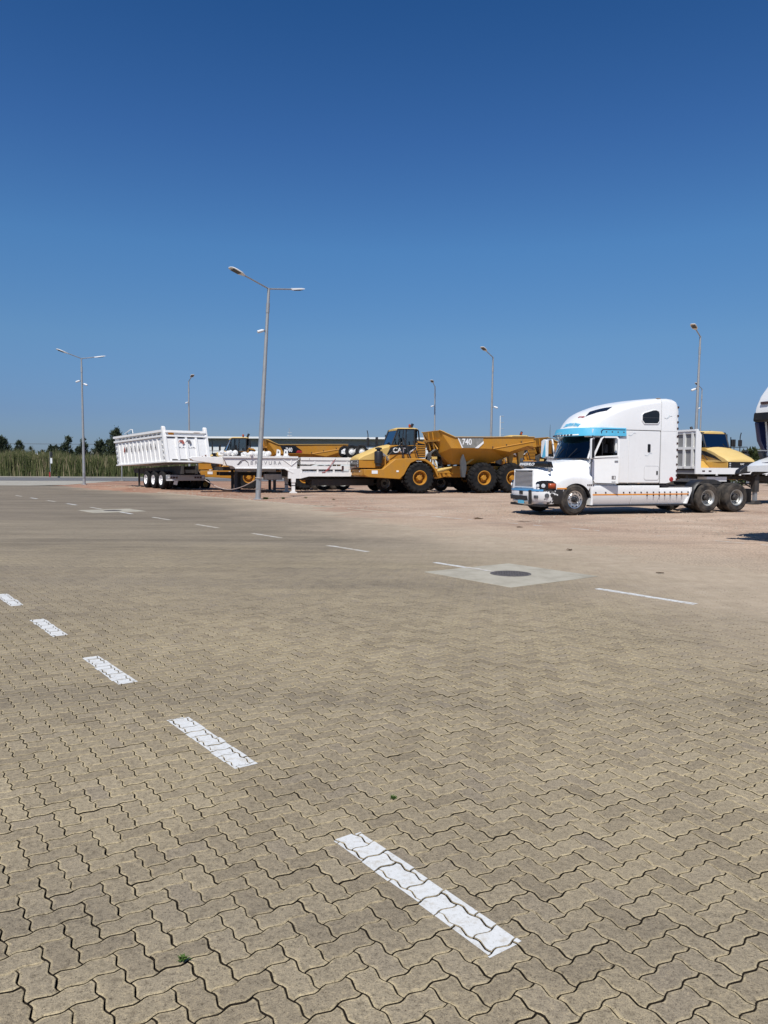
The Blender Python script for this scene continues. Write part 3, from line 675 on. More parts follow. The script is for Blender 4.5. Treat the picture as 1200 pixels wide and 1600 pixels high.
def lamp_post(loc, label, arms, cams, H=10.18, lean=(0, 0), z=0, r0=0.115):
    t = thing('street_lamp', label, 'lamp post', (loc[0], loc[1], z), 0, 'lamp posts round the yard'); lx, ly = lean
    ax = lambda h: (lx*h/H, ly*h/H, h)
    m = MB(); m.tube([ax(-.3), ax(0.02), ax(H*.5), ax(H-.65), ax(H)], [r0, r0, r0*.78, r0*.52, r0*.50], 12); m.build('pole', 'galvanised', t)
    MB().tube([ax(H-1.15), ax(H-.7)], r0*.66, 12).build('collar', 'galvanised', t)
    MB().box(-.19, .19, -.19, .19, -.02, .03).build('base_plate', 'galvanised', t)
    o = MB(); o.box(-.05, .05, -r0-.012, -r0+.02, .5, .95).build('access_door', 'grey_metal', t)
    for (dx, dy, dz) in arms:
        v = Vector((dx, dy, dz)); L = v.length; d = v.normalized(); top = Vector(ax(H-.03))
        m = MB(); m.tube([top, top+d*(L-.75)], .036, 8); m.build('arm', 'galvanised', t)
        lamp_head(t, top+d*(L-.72), (dx, dy, 0), dz/math.hypot(dx, dy))
    for (h, a) in cams: cctv(t, lx*h/H, h, a)
    return t
lamp_post((-24.4, 62.5), 'double arm street lamp at the far left with two cameras by the roadside reeds', [(-1.45, -1.15, .55), (1.45, 1.15, .35)], [(8.35, R(190)), (8.1, R(-10))], lean=(-.05, 0))
lamp_post((-6.04, 36.73), 'tall leaning double arm street lamp in front of the white trailers', [(-1.38, -1.95, .46), (1.38, 1.95, .42)], [(7.95, R(215))], H=9.95, lean=(.56, 0), r0=.13)
lamp_post((-20.0, 79), 'thin distant street lamp behind the white tipping trailer', [(.9, -1.9, .45)], [(8.0, R(-120))])
lamp_post((5.4, 83), 'distant street lamp rising behind the cab of the nearest yellow dump truck', [(-.5, -2.2, .45)], [(8.1, R(200))])
lamp_post((8.35, 60.7), 'single arm street lamp rising behind the bed of the nearest yellow dump truck', [(-1.1, -1.9, .5)], [(6.3, R(-20))], lean=(.12, 0))
lamp_post((20.4, 50.7), 'tallest right hand street lamp behind the white tractor unit', [(-1.15, -1.6, .5)], [(6.9, R(80)), (6.75, R(190))], lean=(.18, 0))
lamp_post((34.3, 84), 'small distant street lamp just right of the tall right hand lamp', [(-1.3, -1.6, .5)], [(8.1, R(200))], lean=(.15, 0))
t = thing('radio_mast', 'thin distant mast with short cross rungs above the yellow dump truck bed', 'mast', (24, 160, 0))
MB().tube([(0, 0, 0), (0, 0, 12.2)], .12, 6).build('mast_pole', 'wall_white', t)
for k_ in range(5): MB().tube([(-.1, 0, 12.1-k_*1.3), (.75, 0, 12.1-k_*1.3)], .05, 5).build('antenna_rung', 'grey_metal', t)
t = thing('radio_mast', 'faint distant antenna mast on the skyline over the warehouse roof', 'mast', (-19.5, 158, 0))
MB().tube([(0, 0, 0), (0, 0, 9.3)], .07, 6).build('mast_pole', 'grey_metal', t)
for k_ in range(3): MB().tube([(-.5+.1*k_, 0, 7.2+k_*.6), (.5, 0, 7.2+k_*.6)], .05, 5).build('antenna_rung', 'grey_metal', t)

# road sign and short post at left
t = thing('road_sign', 'thin roadside sign post with a small dark box and white plate before the reeds', 'sign', (-40.9, 94.2, 0))
MB().tube([(0, 0, 0), (0, 0, 3.2)], .04, 6).build('sign_post', 'galvanised', t)
MB().box(.02, .30, -.05, .05, 2.55, 3.15).build('dark_box', 'black', t); MB().box(.04, .26, -.03, .01, 1.75, 2.4).build('white_plate', 'wall_white', t)
MB().box(-.14, .02, -.05, .02, .1, .7).build('red_plate', 'red', t)
t = thing('marker_post', 'short grey post standing at the gravel edge left of the tipping trailer', 'post', (-26.1, 76.5, 0)); MB().tube([(0, 0, 0), (0, 0, 2.1)], .05, 8).build('post_shaft', 'galvanised', t); MB().box(-.2, .2, -.2, .2, 0, .06).build('footing', 'pale_concrete', t)

# ------------------------------------------------------------------ reeds, trees, house bits
def reeds():
    r = np.random.RandomState(4); n = 34000
    X = r.uniform(-75, -23.5, n); Yv = 98.2+r.rand(n)**1.3*5
    H = 2.35+0.25*np.sin(X*.35)+.3*np.sin(X*1.3+1)*.5+r.normal(0, .28, n)+.08*(Yv-98); H *= np.where(r.rand(n) < .25, .6, 1)
    H += .5*np.exp(-((X+44)/6)**2)
    wv = r.uniform(.03, .08, n); an = r.rand(n)*3.14; lx = r.normal(0, .22, n); ly = r.normal(0, .15, n)
    dx = np.cos(an)*wv; dy = np.sin(an)*wv*.4
    z0 = np.zeros(n)+np.where(r.rand(n) < .5, 0, H*.3)
    P = np.stack([np.stack([X-dx, Yv-dy, z0], 1), np.stack([X+dx, Yv+dy, z0], 1), np.stack([X+lx*.5+dx*.9, Yv+ly*.5+dy, z0*.4+H*.6], 1), np.stack([X+lx*.5-dx*.9, Yv+ly*.5-dy, z0*.4+H*.6], 1), np.stack([X+lx*1.3, Yv+ly, H], 1)], 1).reshape(-1, 3)
    base = np.arange(n)*5; loops = np.stack([base, base+1, base+2, base+3, base+3, base+2, base+4], 1).ravel()
    tot = np.tile([4, 3], n); st = np.concatenate([[0], np.cumsum(tot)[:-1]])
    me = bpy.data.meshes.new('reeds'); me.vertices.add(len(P)); me.vertices.foreach_set('co', P.ravel()); me.loops.add(len(loops)); me.loops.foreach_set('vertex_index', loops.astype(np.int32))
    me.polygons.add(len(tot)); me.polygons.foreach_set('loop_start', st.astype(np.int32)); me.update(calc_edges=True); me.polygons.foreach_set('use_smooth', [False]*len(tot))
    me.materials.append(MATS['reed']); me.materials.append(MATS['reed_dry'])
    mi = np.repeat((r.rand(n) < .17).astype(np.int32), 2); me.polygons.foreach_set('material_index', mi)
    o = bpy.data.objects.new('reeds', me); col.objects.link(o); o['kind'] = 'stuff'
reeds()
def crown_mesh(r, h, rx, n, leaf, cone, leanx=0, mat='conifer', zlo=.12):
    """clumps of small upswept sprays along limbs"""
    vs = []; fs = []; tips = []
    for k in range(n):
        t = zlo+(1-zlo)*r.random()**.9
        rad = rx*((1-t)**(.8 if cone else .5))*(1.15 if t > .3 else .9)*r.uniform(.35, 1.15)+.06
        a = r.uniform(0, 6.28); c = Vector((leanx*t*h*.2+rad*math.cos(a), rad*math.sin(a), h*t)); tips.append((c, t, a))
        for q_ in range(44):
            s = leaf*r.uniform(.5, 1.4); p = c+Vector((r.gauss(0, 1), r.gauss(0, 1), r.gauss(.25, 1.15)))*(.17*h/4)*(1.15-t*.6)
            d = Vector((math.cos(a)*.4+r.gauss(0, .35)+leanx*.6, math.sin(a)*.4+r.gauss(0, .35), r.uniform(.4, 1.2))).normalized(); e = d.cross(Vector((r.gauss(0, 1), r.gauss(0, 1), r.gauss(0, 1)))).normalized()
            b = len(vs); vs += [p, p+d*s*.6+e*s*.22, p+d*s*1.4, p+d*s*.6-e*s*.22]; fs.append((b, b+1, b+2, b+3))
    m = MB(); m.v = [tuple(v) for v in vs]; m.f = fs
    return m.mesh('crown', mat, 0), tips
def tree(x, y, h, rx, n, cone, label, leanx=0, mat='conifer', leaf=.22, zlo=.12):
    r = random.Random(int(x*13+y)); h *= .94; t = thing('pine_tree' if mat == 'conifer' else 'shrub', label, 'tree' if mat == 'conifer' else 'shrub', (x, y, 0), 0, 'trees beyond the reeds' if mat == 'conifer' else None)
    me, tips = crown_mesh(r, h, rx, n, leaf, cone, leanx, mat, zlo); link('crown', me, t)
    m = MB(); m.tube([(0, 0, 0), (leanx*.1*h*.3, 0, h*.5), (leanx*.2*h, 0, h*.97)], [.04*h/1.4, .02*h, .005*h], 7)
    for c, tt, a in tips[::max(1, len(tips)//9)]: m.tube([(leanx*tt*h*.17, 0, max(.2, c.z-.25*h*.4)), tuple(c)], [.008*h, .003*h], 4)
    m.build('trunk', 'bark', t)
    return t
T_ = [(-58.5, 118, 5.9, 2.3, 70, True, 'dark bushy conifer near the left edge behind the reeds', 0), (-55.6, 117, 5.2, 1.7, 55, True, 'dark conifer touching the bushy one near the left edge', .2), (-60, 121, 4.2, 3.0, 60, False, 'low dark tree at the left edge of the picture beyond the reeds', 0),
      (-52.5, 120, 4.0, 2.6, 44, False, 'low rounded dark tree between the left conifers and the sign post', 0), (-53.5, 116, 4.3, .9, 12, True, 'thin sparse tree top above the reeds between the left conifers and the sign', .4), (-50.0, 116, 4.5, .9, 14, True, 'thin pale tree top left of the sign post', .4),
      (-48.2, 112, 4.4, 1.9, 44, False, 'dark tree right behind the road sign post', 0), (-48.6, 114, 6.0, .9, 30, True, 'wind bent leaning conifer just right of the sign post', 1.5), (-46.6, 118, 4.2, 2.4, 50, False, 'low dark tree right of the wind bent conifer', 0),
      (-47.0, 114, 5.6, .8, 20, True, 'slender conifer left of the double arm lamp', .3), (-45.0, 114, 5.6, 1.1, 28, True, 'feathery conifer right behind the far left lamp post', .4), (-42.9, 116, 5.6, 1.5, 44, True, 'dark conifer just right of the far left lamp post', .2), (-40.2, 113, 5.3, 1.8, 44, False, 'full dark round tree between the lamp post and tipping trailer', .2),
      (-40.6, 109, 5.0, 1.5, 40, True, 'dark conifer left of the tallest conifer', .1), (-39.1, 112, 7.1, 1.9, 80, True, 'tallest dark conifer beside the tipping trailer', .05), (-37.0, 112, 6.0, 2.1, 60, False, 'dark tree partly hidden by the tipping trailer body', 0)]
for a in T_: tree(a[0], a[1], a[2], a[3], int(a[4]*1.6), a[5], a[6], a[7])
tree(33.8, 71, 3.3, 2.0, 44, False, 'round green bush behind the pale yellow dump truck at the right', 0, 'bush', .3, .05)
tree(37.4, 73, 3.0, 2.2, 44, False, 'green bush at the right edge behind the cab', 0, 'bush', .3, .05)
h = thing('white_house', 'bit of a small white house seen between the conifers beyond the reeds', 'house', (-48.0, 127.5, 0))
MB().box(-1.3, 1.3, 0, 4, 0, 3.3).build('wall', 'wall_white', h); MB().prism([(-1.6, 3.3), (1.6, 3.3), (0, 4.2)], -.2, 4.2).build('roof', 'wall_grey', h)
h = thing('white_house', 'low white house roof peeping over the reeds at the far left', 'house', (-60.0, 130, 0))
MB().box(-3.3, 3.3, 0, 4, 0, 3.0).build('wall', 'wall_white', h); MB().prism([(-3.6, 3.0), (3.6, 3.0), (0, 3.5)], -.2, 4.2).build('roof', 'wall_white', h)
t = thing('overhead_cable', 'thin overhead cable crossing low in the sky beyond the reeds', 'cable', (0, 0, 0))
pts = [(-90+i*7.0, 135, 5.2+.0008*(i-7)**2*3) for i in range(12)]; MB().tube(pts, .035, 4).build('cable_strand', 'grey_plastic', t)
for px in (-90, -13): MB().tube([(px, 135, 0), (px, 135, 5.6)], .1, 6).build('cable_pole', 'bark', t)

# warehouse
wh = thing('warehouse', 'long low white warehouse with a grey band under its pale roof edge', 'warehouse', (0, 130, 0))
MB().box(-36, 9, 0, 30, 0, 4.85).build('wall', 'wall_white', wh); MB().box(-35.9, 8.9, .12, 29.9, 4.85, 6.16).build('grey_band', 'wall_grey', wh)
MB().box(-36.6, 9.6, -.9, 30.6, 6.16, 6.46).build('roof_edge', 'roof_edge', wh); MB().prism([(-36.6, 6.46), (9.6, 6.46), (9.6, 6.55), (-36.6, 6.55)], 2, 29).build('roof', 'roof_edge', wh)
for k_ in range(5):
    x0 = -31+k_*8; MB().box(x0, x0+4, -.06, .02, 0, 3.9).build('shutter_door', 'faded_white', wh)
for k_ in range(6): MB().box(-33.6+k_*8, -33.45+k_*8, -.12, .0, 0, 4.8).build('downpipe', 'wall_white', wh)

# ------------------------------------------------------------------ wheels
WM = {}
def wheel_set(kind, r, wd, rb):
    if kind in WM: return WM[kind]
    big = kind.startswith('dump'); m = MB()
    tr = r*(0.955 if big else 1.0)
    prof = [(rb-.01, -wd+.05), (rb+.02, -wd+.01), (rb+(r-rb)*.35, -wd), (r*.84, -wd+.005), (tr*.965, -wd+.03*r*2), (tr, -wd+.09*r*1.6)]
    if not big:
        for g in (-.66, -.5, -.34):
            prof += [(tr, g*wd-.012), (tr-.012, g*wd-.010), (tr-.012, g*wd+.010), (tr, g*wd+.012)]
    prof += [(tr, -.09*r*1.6), (tr*.965, -.03*r*2), (r*.84, -.005), (rb+(r-rb)*.62, -.0), (rb+(r-rb)*.58, -.008), (rb+(r-rb)*.35, 0), (rb+.02, -.01), (rb-.01, -.05)]
    m.lathe(prof, 40 if big else 48)
    if big:
        nl = 22
        for k in range(nl):
            for sd in (0, 1):
                t0 = 2*math.pi*(k+.5*sd)/nl; wl_ = 2*math.pi/nl*.50
                ys_ = [0.0, -.06, -.20, -.42] if sd == 0 else [-wd, -wd+.06, -wd+.20, -wd+.42]
                sk = [0, 0, .05, .19]; rr = [(r*.80, r*.90), (r*.90, r*.985), (r*.93, r), (r*.93, r)]
                rows = []
                for yy, s_, (ra, rc) in zip(ys_, sk, rr):
                    row = []
                    for (rad, tt) in ((ra, -.5), (rc, -.42), (rc, .42), (ra, .5)):
                        a = t0+s_+tt*wl_; row.append((rad*math.cos(a), yy+(0.008 if sd == 0 and yy == 0 else 0), rad*math.sin(a)))
                    rows.append(row)
                m.loft(rows, closed=True, caps=True)
    WM[kind] = m; return m
def make_wheel_meshes(kind):
    if kind == 'front': r, wd, rb, tm = .52, .29, .29, 'tyre'
    elif kind == 'rear': r, wd, rb, tm = .53, .28, .285, 'tyre'
    elif kind == 'dump': r, wd, rb, tm = .935, .74, .42, 'tyre_dark'
    elif kind == 'trailer': r, wd, rb, tm = .55, .30, .29, 'tyre_dark'
    tyre = wheel_set(kind, r, wd, rb).mesh('wheel', tm, 35)
    rim = MB(); hub = MB(); rm = hm = None
    if kind == 'front':
        rim.lathe([(rb+.012, -.035), (rb+.008, -.005), (rb-.012, -.012), (rb-.02, -.05), (.262, -.055), (.225, -.015), (.16, -.02), (.14, -.05), (.0001, -.05)], 40); rm = 'aluminium'
        for k in range(10):
            a = k*.628; hub.lathe([(.0001, .0), (.022, .0), (.022, -.02)], 10, (.232*math.cos(a), -.012, .232*math.sin(a)))
            hub.lathe([(.0001, .018), (.013, .018), (.013, -.02)], 6, (.142*math.cos(a+.3), -.015, .142*math.sin(a+.3)))
        hub.lathe([(.0001, .055), (.06, .05), (.075, .0), (.10, -.01), (.10, -.04)], 20); hm = 'black'
    elif kind == 'rear':
        rim.lathe([(rb+.012, -.04), (rb+.008, -.004), (rb-.012, -.010), (rb-.03, -.05), (.235, -.07), (.232, -.13), (.20, -.17), (.13, -.175), (.0001, -.175)], 40); rm = 'dull_rim'
        hub.lathe([(.0001, -.03), (.07, -.035), (.085, -.07), (.10, -.08), (.115, -.17)], 20)
        for k in range(10):
            a = k*.628; hub.lathe([(.0001, -.13), (.016, -.13), (.018, -.18)], 6, (.165*math.cos(a), 0, .165*math.sin(a)))
        hm = 'dark_steel'
    elif kind == 'trailer':
        rim.lathe([(rb+.015, -.04), (rb+.01, -.004), (rb-.012, -.010), (rb-.03, -.05), (.245, -.07), (.24, -.10), (.20, -.13), (.13, -.135), (.0001, -.135)], 32); rm = 'white_paint'
        hub.lathe([(.0001, -.03), (.06, -.03), (.075, -.06), (.085, -.13)], 16); hm = 'trailer_white'
    else:
        rim.lathe([(rb+.03, -.06), (rb+.03, -.012), (rb-.01, -.0), (rb-.03, -.03), (rb-.035, -.07), (rb-.06, -.075), (.36, -.14), (.33, -.36), (.0001, -.38)], 36); rm = 'yellow'
        hub.lathe([(.0001, -.05), (.13, -.05), (.15, -.08), (.155, -.14), (.17, -.16), (.18, -.37)], 16)
        for k in range(8):
            a = k*.785; hub.box(.17*math.cos(a)-.03, .17*math.cos(a)+.03, -.22, -.13, .17*math.sin(a)-.03, .17*math.sin(a)+.03)
        hm = 'yellow'
    return tyre, rim.mesh('rim', rm, 35), hub.mesh('hub', hm, 35)
WMESH = {k: make_wheel_meshes(k) for k in ('front', 'rear', 'dump', 'trailer')}
def wheel(parent, kind, x, y, z, side=1, steer=0):
    t, r_, h_ = WMESH[kind]
    o = link('wheel', t, parent, (x, y, z), (0, 0, steer+(0 if side > 0 else math.pi)))
    link('rim', r_, o); link('hub', h_, o); return o

# ------------------------------------------------------------------ white tractor unit
def fair(x):
    zc = lerp(x, [(-.36, 2.90), (-.50, 2.96), (-.60, 3.08), (-.74, 3.24), (-.95, 3.41), (-1.18, 3.56), (-1.5, 3.70), (-1.93, 3.83), (-2.35, 3.92), (-2.75, 3.98), (-3.46, 4.06)])
    zs = lerp(x, [(-.36, 2.88), (-.50, 2.93), (-.66, 2.96), (-.80, 3.09), (-1.05, 3.31), (-1.33, 3.47), (-1.93, 3.70), (-2.59, 3.87), (-3.26, 3.97), (-3.46, 3.99)])
    yw = lerp(x, [(-.36, .45), (-.50, .60), (-.6, .80), (-.8, .98), (-1.1, 1.12), (-1.5, 1.2)])
    return zc, zs, yw
def fair_sec(x):
    zc, zs, yw = fair(x); e = min(.16, max(.01, zs-2.92))
    h = [(yw, 2.90), (yw, zs-e), (yw*.985, zs-e*.45), (yw*.94, zs-e*.08), (yw*.86, zs+(zc-zs)*.28), (yw*.70, zs+(zc-zs)*.58), (yw*.45, zs+(zc-zs)*.86), (yw*.2, zs+(zc-zs)*.98), (0, zc)]
    return h
def fair_z(x, y):
    h = sorted(fair_sec(x)[3:], key=lambda p: p[0]); return lerp(abs(y), h)
def tractor():
    t = thing('tractor_unit', 'white long nosed tractor unit with a tall sleeper, light blue sun visor and scraped bumper', 'truck', (5.98, 26.85, 0), R(200))
    # chassis
    m = MB(); [m.box(-7.75, 1.05, s*.40-.04, s*.40+.04, .72, .98) for s in (-1, 1)]
    for x in (-7.6, -6.9, -5.6, -4.6, -2.5, -.9): m.box(x-.08, x+.08, -.4, .4, .72, .92)
    m.box(-7.8, -7.72, -.42, .42, .60, .98); m.build('chassis_frame', 'dark_steel', t)
    m = MB(); m.box(-.12, .12, -.95, .95, .42, .56); [m.lathe([(.09, -.95), (.09, .95)], 10, (x, 0, .53)) for x in (-5.6, -6.92)]
    [m.lathe([(.0001, -.2), (.24, -.12), (.26, 0), (.24, .12), (.0001, .2)], 14, (x, 0, .53)) for x in (-5.6, -6.92)]
    [m.box(-6.9, -5.6, s*.5-.05, s*.5+.05, .50, .62) for s in (-1, 1)]; m.build('axle_set', 'dark_steel', t)
    m = MB(); m.prism([(-5.5, .98), (-6.9, .98), (-6.95, 1.08), (-6.6, 1.18), (-5.8, 1.20), (-5.45, 1.1)], -.45, .45).build('fifth_wheel', 'dark_steel', t, bev=.02)
    m = MB(); m.box(-4.6, -1.2, -.9, .75, .42, .95); m.lathe([(.30, -.95), (.30, .75), (.0001, .75)], 16, (-3.4, 0, .62)); m.build('fuel_tank', 'black', t)
    m = MB(); m.box(-.9, .95, -.33, .33, .45, 1.3); m.box(-.55, .6, -1.0, -.7, .5, .8); m.build('engine_block', 'black', t)
    # wheels
    for s in (1, -1):
        wheel(t, 'front', 0, s*1.22, .52, s, R(2))
        for x in (-5.6, -6.92):
            wheel(t, 'rear', x, s*1.22, .53, s); wheel(t, 'rear', x, s*.88, .53, s)
    # hood
    def hsec(x):
        zt = lerp(x, [(-.68, 1.93), (-.04, 1.80), (.74, 1.64), (1.02, 1.57), (1.16, 1.53), (1.235, 1.42)])
        zf = lerp(x, [(-.68, 1.36), (-.3, 1.44), (.15, 1.46), (.5, 1.36), (.84, 1.20), (1.1, 1.05), (1.235, .98)])
        ys_ = lerp(x, [(.6, 1.0), (.9, .96), (1.1, .87), (1.2, .76), (1.235, .70)])
        dx = (x+.05)/.615; zb = .45+.615*math.sqrt(max(0, 1-dx*dx)) if abs(dx) < 1 else (.86 if x > 0 else .98)
        if x > .5: zb = max(zb, .86)
        if x < -.6: zb = max(zb, .98) if x > -.665 else .98
        tw = lerp(x, [(-.68, 1.0), (-.2, .9), (.4, .74), (1.0, .64), (1.235, .66)])
        return [(1.20*ys_, zb), (1.215*ys_, max(zb+.03, zf-.24)), (1.19*ys_, max(zb+.05, zf-.10)), (1.10*ys_, max(zb+.06, zf-.01)), (max(tw+.1, .98*ys_), max(zb+.07, zf+.04)), (tw+.04, zf+(zt-zf)*.45), (tw-.02, zt-.10), (tw-.12, zt-.03), (tw*.5, zt), (0, zt+.02)]
    xs_ = sorted(set([-.68, -.66, -.64]+[round(-.62+i*.08, 3) for i in range(16)]+[.56, .6, .7, .8, .9, 1.0, 1.08, 1.16, 1.21, 1.235]))
    rows = []
    for x in xs_:
        h = hsec(x); rows.append([(x, y, z) for y, z in h]+[(x, -y, z) for y, z in h[::-1][1:]])
    m = MB(); m.loft(rows); fr = rows[-1]; b = len(m.v); m.add([(p[0], p[1], p[2]) for p in fr]+[(1.235, -fr[0][1], .86), (1.235, fr[0][1], .86)], [tuple(range(len(fr)))])
    hd = m.build('hood', 'white_paint', t, smooth=45)
    m = MB(); arc = [(-.05+.62*math.cos(a), .45+.62*math.sin(a)) for a in [R(-12+i*17) for i in range(13)]]
    for s in (1, -1): m.loft([[(x, s*1.185, z) for x, z in arc], [(x, s*.75, z) for x, z in arc]])
    m.build('wheel_arch', 'black', t, solid=.01)
    # crease line on the hood side, badge strip
    g = MB().box(1.235, 1.25, -.60, .60, .93, 1.50); gb = g.build('grille', 'black', t)
    fm = MB(); fm.box(1.235, 1.275, -.63, -.585, .90, 1.52).box(1.235, 1.275, .585, .63, .90, 1.52).box(1.235, 1.272, -.585, .585, 1.485, 1.525).box(1.235, 1.272, -.585, .585, .90, .945); fm.build('grille_frame', 'white_paint', gb, bev=.01)
    sm = MB().box(0, .028, -.58, .58, 0, .019).mesh('grille_slat', 'lens', 0)
    for k in range(12): link('grille_slat', sm, gb, (1.252, 0, .962+k*.0415), (0, R(18), 0))
    MB().box(1.25, 1.282, -.45, .30, 1.455, 1.482).build('badge_bar', 'grey_metal', gb)
    for (x0, x1, y0, zo) in ((.70, -.30, .70, .0), (.35, -.35, .82, -.08), (.85, .2, .62, .0)):
        pp = []
        for i in range(9):
            x = x0+(x1-x0)*i/8; h = hsec(x); yy = y0+.03*math.sin(i*1.7); hh = sorted(h, key=lambda q_: q_[0]); pp.append((x, yy, lerp(yy, [(a_, b_) for a_, b_ in hh if b_ > hsec(x)[0][1]+.1])+.004))
        MB().tube(pp, .005, 4).build('scratch', 'seam_grey', hd)
    # bug deflector with white script
    pl = [(.62, .80), (.80, .72), (.96, .55), (1.03, .3), (1.05, 0), (1.03, -.3), (.96, -.55), (.80, -.72), (.62, -.80)]
    m = MB(); m.loft([[(x-.03, y, 1.58+.0*x), (x+.10, y*1.02, 1.60), (x+.13, y*1.03, 1.64), (x+.11, y*1.02, 1.775), (x+.05, y, 1.79)] for x, y in pl], closed=True, caps=True)
    bd = m.build('bug_deflector', 'black_gloss', t, smooth=50)
    tx = text('lettering', 'SINNESHLO', .125, 'white_paint', bd, (1.195, -.52, 1.66), (0, 1, 0), (-.15, 0, 1), .003, 1.5, shear=.2, off=.004)
    for v in tx.data.vertices: v.co.x += -.22*abs(v.co.y)**2
    # headlights
    for s in (1, -1):
        pl2 = [(1.215, .66), (1.225, .78), (1.16, .95), (1.02, 1.10), (.86, 1.175), (.74, 1.20)]
        m = MB(); m.loft([[(x, s*(y-.02), .86), (x+.012, s*(y+.03), .865), (x+.012, s*(y+.03), zt), (x-.03, s*(y-.03), zt+.035)] for (x, y), zt in zip(pl2, (1.04, 1.09, 1.12, 1.125, 1.11, 1.03))], closed=True, caps=True)
        hl = m.build('headlight', 'black_gloss', t, smooth=40)
        for (cx, cy, rr, mt) in ((1.215, .86, .058, 'lens'), (1.115, 1.035, .068, 'lens')):
            l_ = MB(); d = Vector((.62, s*.78, 0)).normalized(); c = Vector((cx, s*cy, .985)); l_.tube([c-d*.02, c+d*.028, c+d*.034], [rr, rr, rr*.6], 14); l_.build('lamp', mt, hl)
        l_ = MB(); l_.loft([[(x, s*y, z) for z in (.895, 1.065)] for x, y in ((1.0, 1.155), (.93, 1.195), (.82, 1.228), (.77, 1.238))]); l_.build('turn_signal', 'amber', hl, solid=.015)
    # bumper
    pl = [(.46, 1.205), (.72, 1.205), (.95, 1.17), (1.12, 1.05), (1.24, .82), (1.31, .5), (1.34, 0)]; pl = pl+[(x, -y) for x, y in pl[::-1][1:]]
    m = MB(); m.loft([[(x-.10, y*.90, .84), (x-.01, y, .855), (x+.01, y*1.005, .80), (x, y*.995, .55), (x-.07, y*.96, .38), (x-.14, y*.90, .36 if abs(y) > .9 else .31)] for x, y in pl], closed=True, caps=True)
    bp = m.build('bumper', 'peeling_bumper', t, smooth=40)
    pl3 = [p for p in pl if abs(p[1]) <= 1.06]
    m = MB(); m.loft([[(x+.006, y*1.004, .862), (x+.016, y*1.01, .795), (x-.10, y*.9, .85)] for x, y in pl3], closed=True, caps=True); m.build('blue_band', 'mid_blue', bp, smooth=40)
    MB().box(1.26, 1.366, -.72, .36, .49, .63).build('air_intake', 'black', bp, bev=.02)
    MB().box(1.24, 1.352, -.60, -.25, .40, .48).build('chrome_bracket', 'aluminium', bp, bev=.02); MB().box(1.24, 1.355, .18, .50, .39, .48).build('chrome_bracket', 'aluminium', bp, bev=.02)
    MB().box(1.30, 1.36, -.20, .16, .36, .47).build('number_plate', 'sky_blue', bp); MB().box(1.29, 1.375, .52, .60, .36, .83).build('black_tape', 'black', bp)
    MB().box(1.30, 1.372, -.10, .10, .68, .80).build('tow_pin', 'black', bp)
    for s in (1, -1):
        d = Vector((.45, s*.9, 0)).normalized(); c = Vector((1.03, s*1.125, .66)); MB().tube([c-d*.03, c+d*.02], .075, 14).build('fog_lamp', 'grey_plastic', bp)
        MB().box(1.14, 1.285, s*.70, s*.88, .56, .66).build('fog_recess', 'grey_plastic', bp, bev=.015)
        MB().box(.33, .70, s*1.204, s*1.222, .875, .915).build('reflector', 'orange', t)
    m = MB(); m.box(.35, 1.2, -1.0, 1.0, .28, .36); m.build('splash_guard', 'black', t)
    # cab
    m = MB(); m.box(-1.66, -.68, -1.08, 1.08, .98, 1.90); m.box(-1.68, -.70, -1.12, 1.12, 2.64, 2.90); m.box(-1.70, -1.64, .98, 1.12, 1.0, 2.7); m.box(-1.70, -1.64, -1.12, -.98, 1.0, 2.7)
    for s in (1, -1): m.tube([(-.60, s*1.04, 1.90), (-.78, s*1.05, 2.45), (-.84, s*1.04, 2.70)], .035, 6)
    cab = m.build('cab', 'white_paint', t, smooth=30)
    MB().box(-1.66, -1.60, -.97, .97, 1.2, 2.64).build('cabin_back', 'black', t)
    MB().box(-1.62, -1.56, 1.085, 1.10, 1.05, 2.6).build('door_seal', 'black', t)
    m = MB(); m.prism([(-.66, 1.9), (-.66, 1.96), (-.9, 2.02), (-1.0, 1.9)], -.95, .95); m.build('dashboard', 'grey_plastic', t, bev=.03)
    for s in (1, -1):
        m = MB(); m.prism([(-1.0, 1.6), (-1.02, 1.75), (-1.4, 1.78), (-1.5, 2.4), (-1.6, 2.4), (-1.55, 1.6)], s*.55-.25, s*.55+.25); m.prism([(-1.46, 2.4), (-1.5, 2.6), (-1.6, 2.6), (-1.58, 2.4)], s*.55-.13, s*.55+.13); m.build('seat', 'seat_cloth', t, bev=.03)
    st = MB(); ring = [Vector((-.92, .55, 2.02))+Vector((-.30*math.sin(a)*.5, .22*math.cos(a), .22*math.sin(a)*.7)) for a in [R(i*30) for i in range(13)]]; st.tube(ring, .014, 5); st.build('steering_wheel', 'black', t)
    bot = [(-.60, 1.02, 1.90), (-.43, .82, 1.905), (-.30, .45, 1.91), (-.25, 0, 1.915)]; top = [(-.84, 1.02, 2.68), (-.74, .78, 2.68), (-.64, .42, 2.68), (-.60, 0, 2.68)]
    full = lambda a: a+[(x, -y, z) for x, y, z in a[::-1][1:]]
    m = MB(); m.loft([full(bot), full(top)]); m.build('windshield', 'dark_glass', t, smooth=60)
    m = MB(); m.tube([Vector(p)+Vector((.015, 0, 0)) for p in full(bot)], .013, 6); m.build('windshield_seal', 'black', t)
    for y in (-.45, .35): MB().tube([(-.26, y, 1.93), (-.38, y+.25, 2.18), (-.40, y+.34, 2.25)], .010, 5).build('wiper', 'black', t)
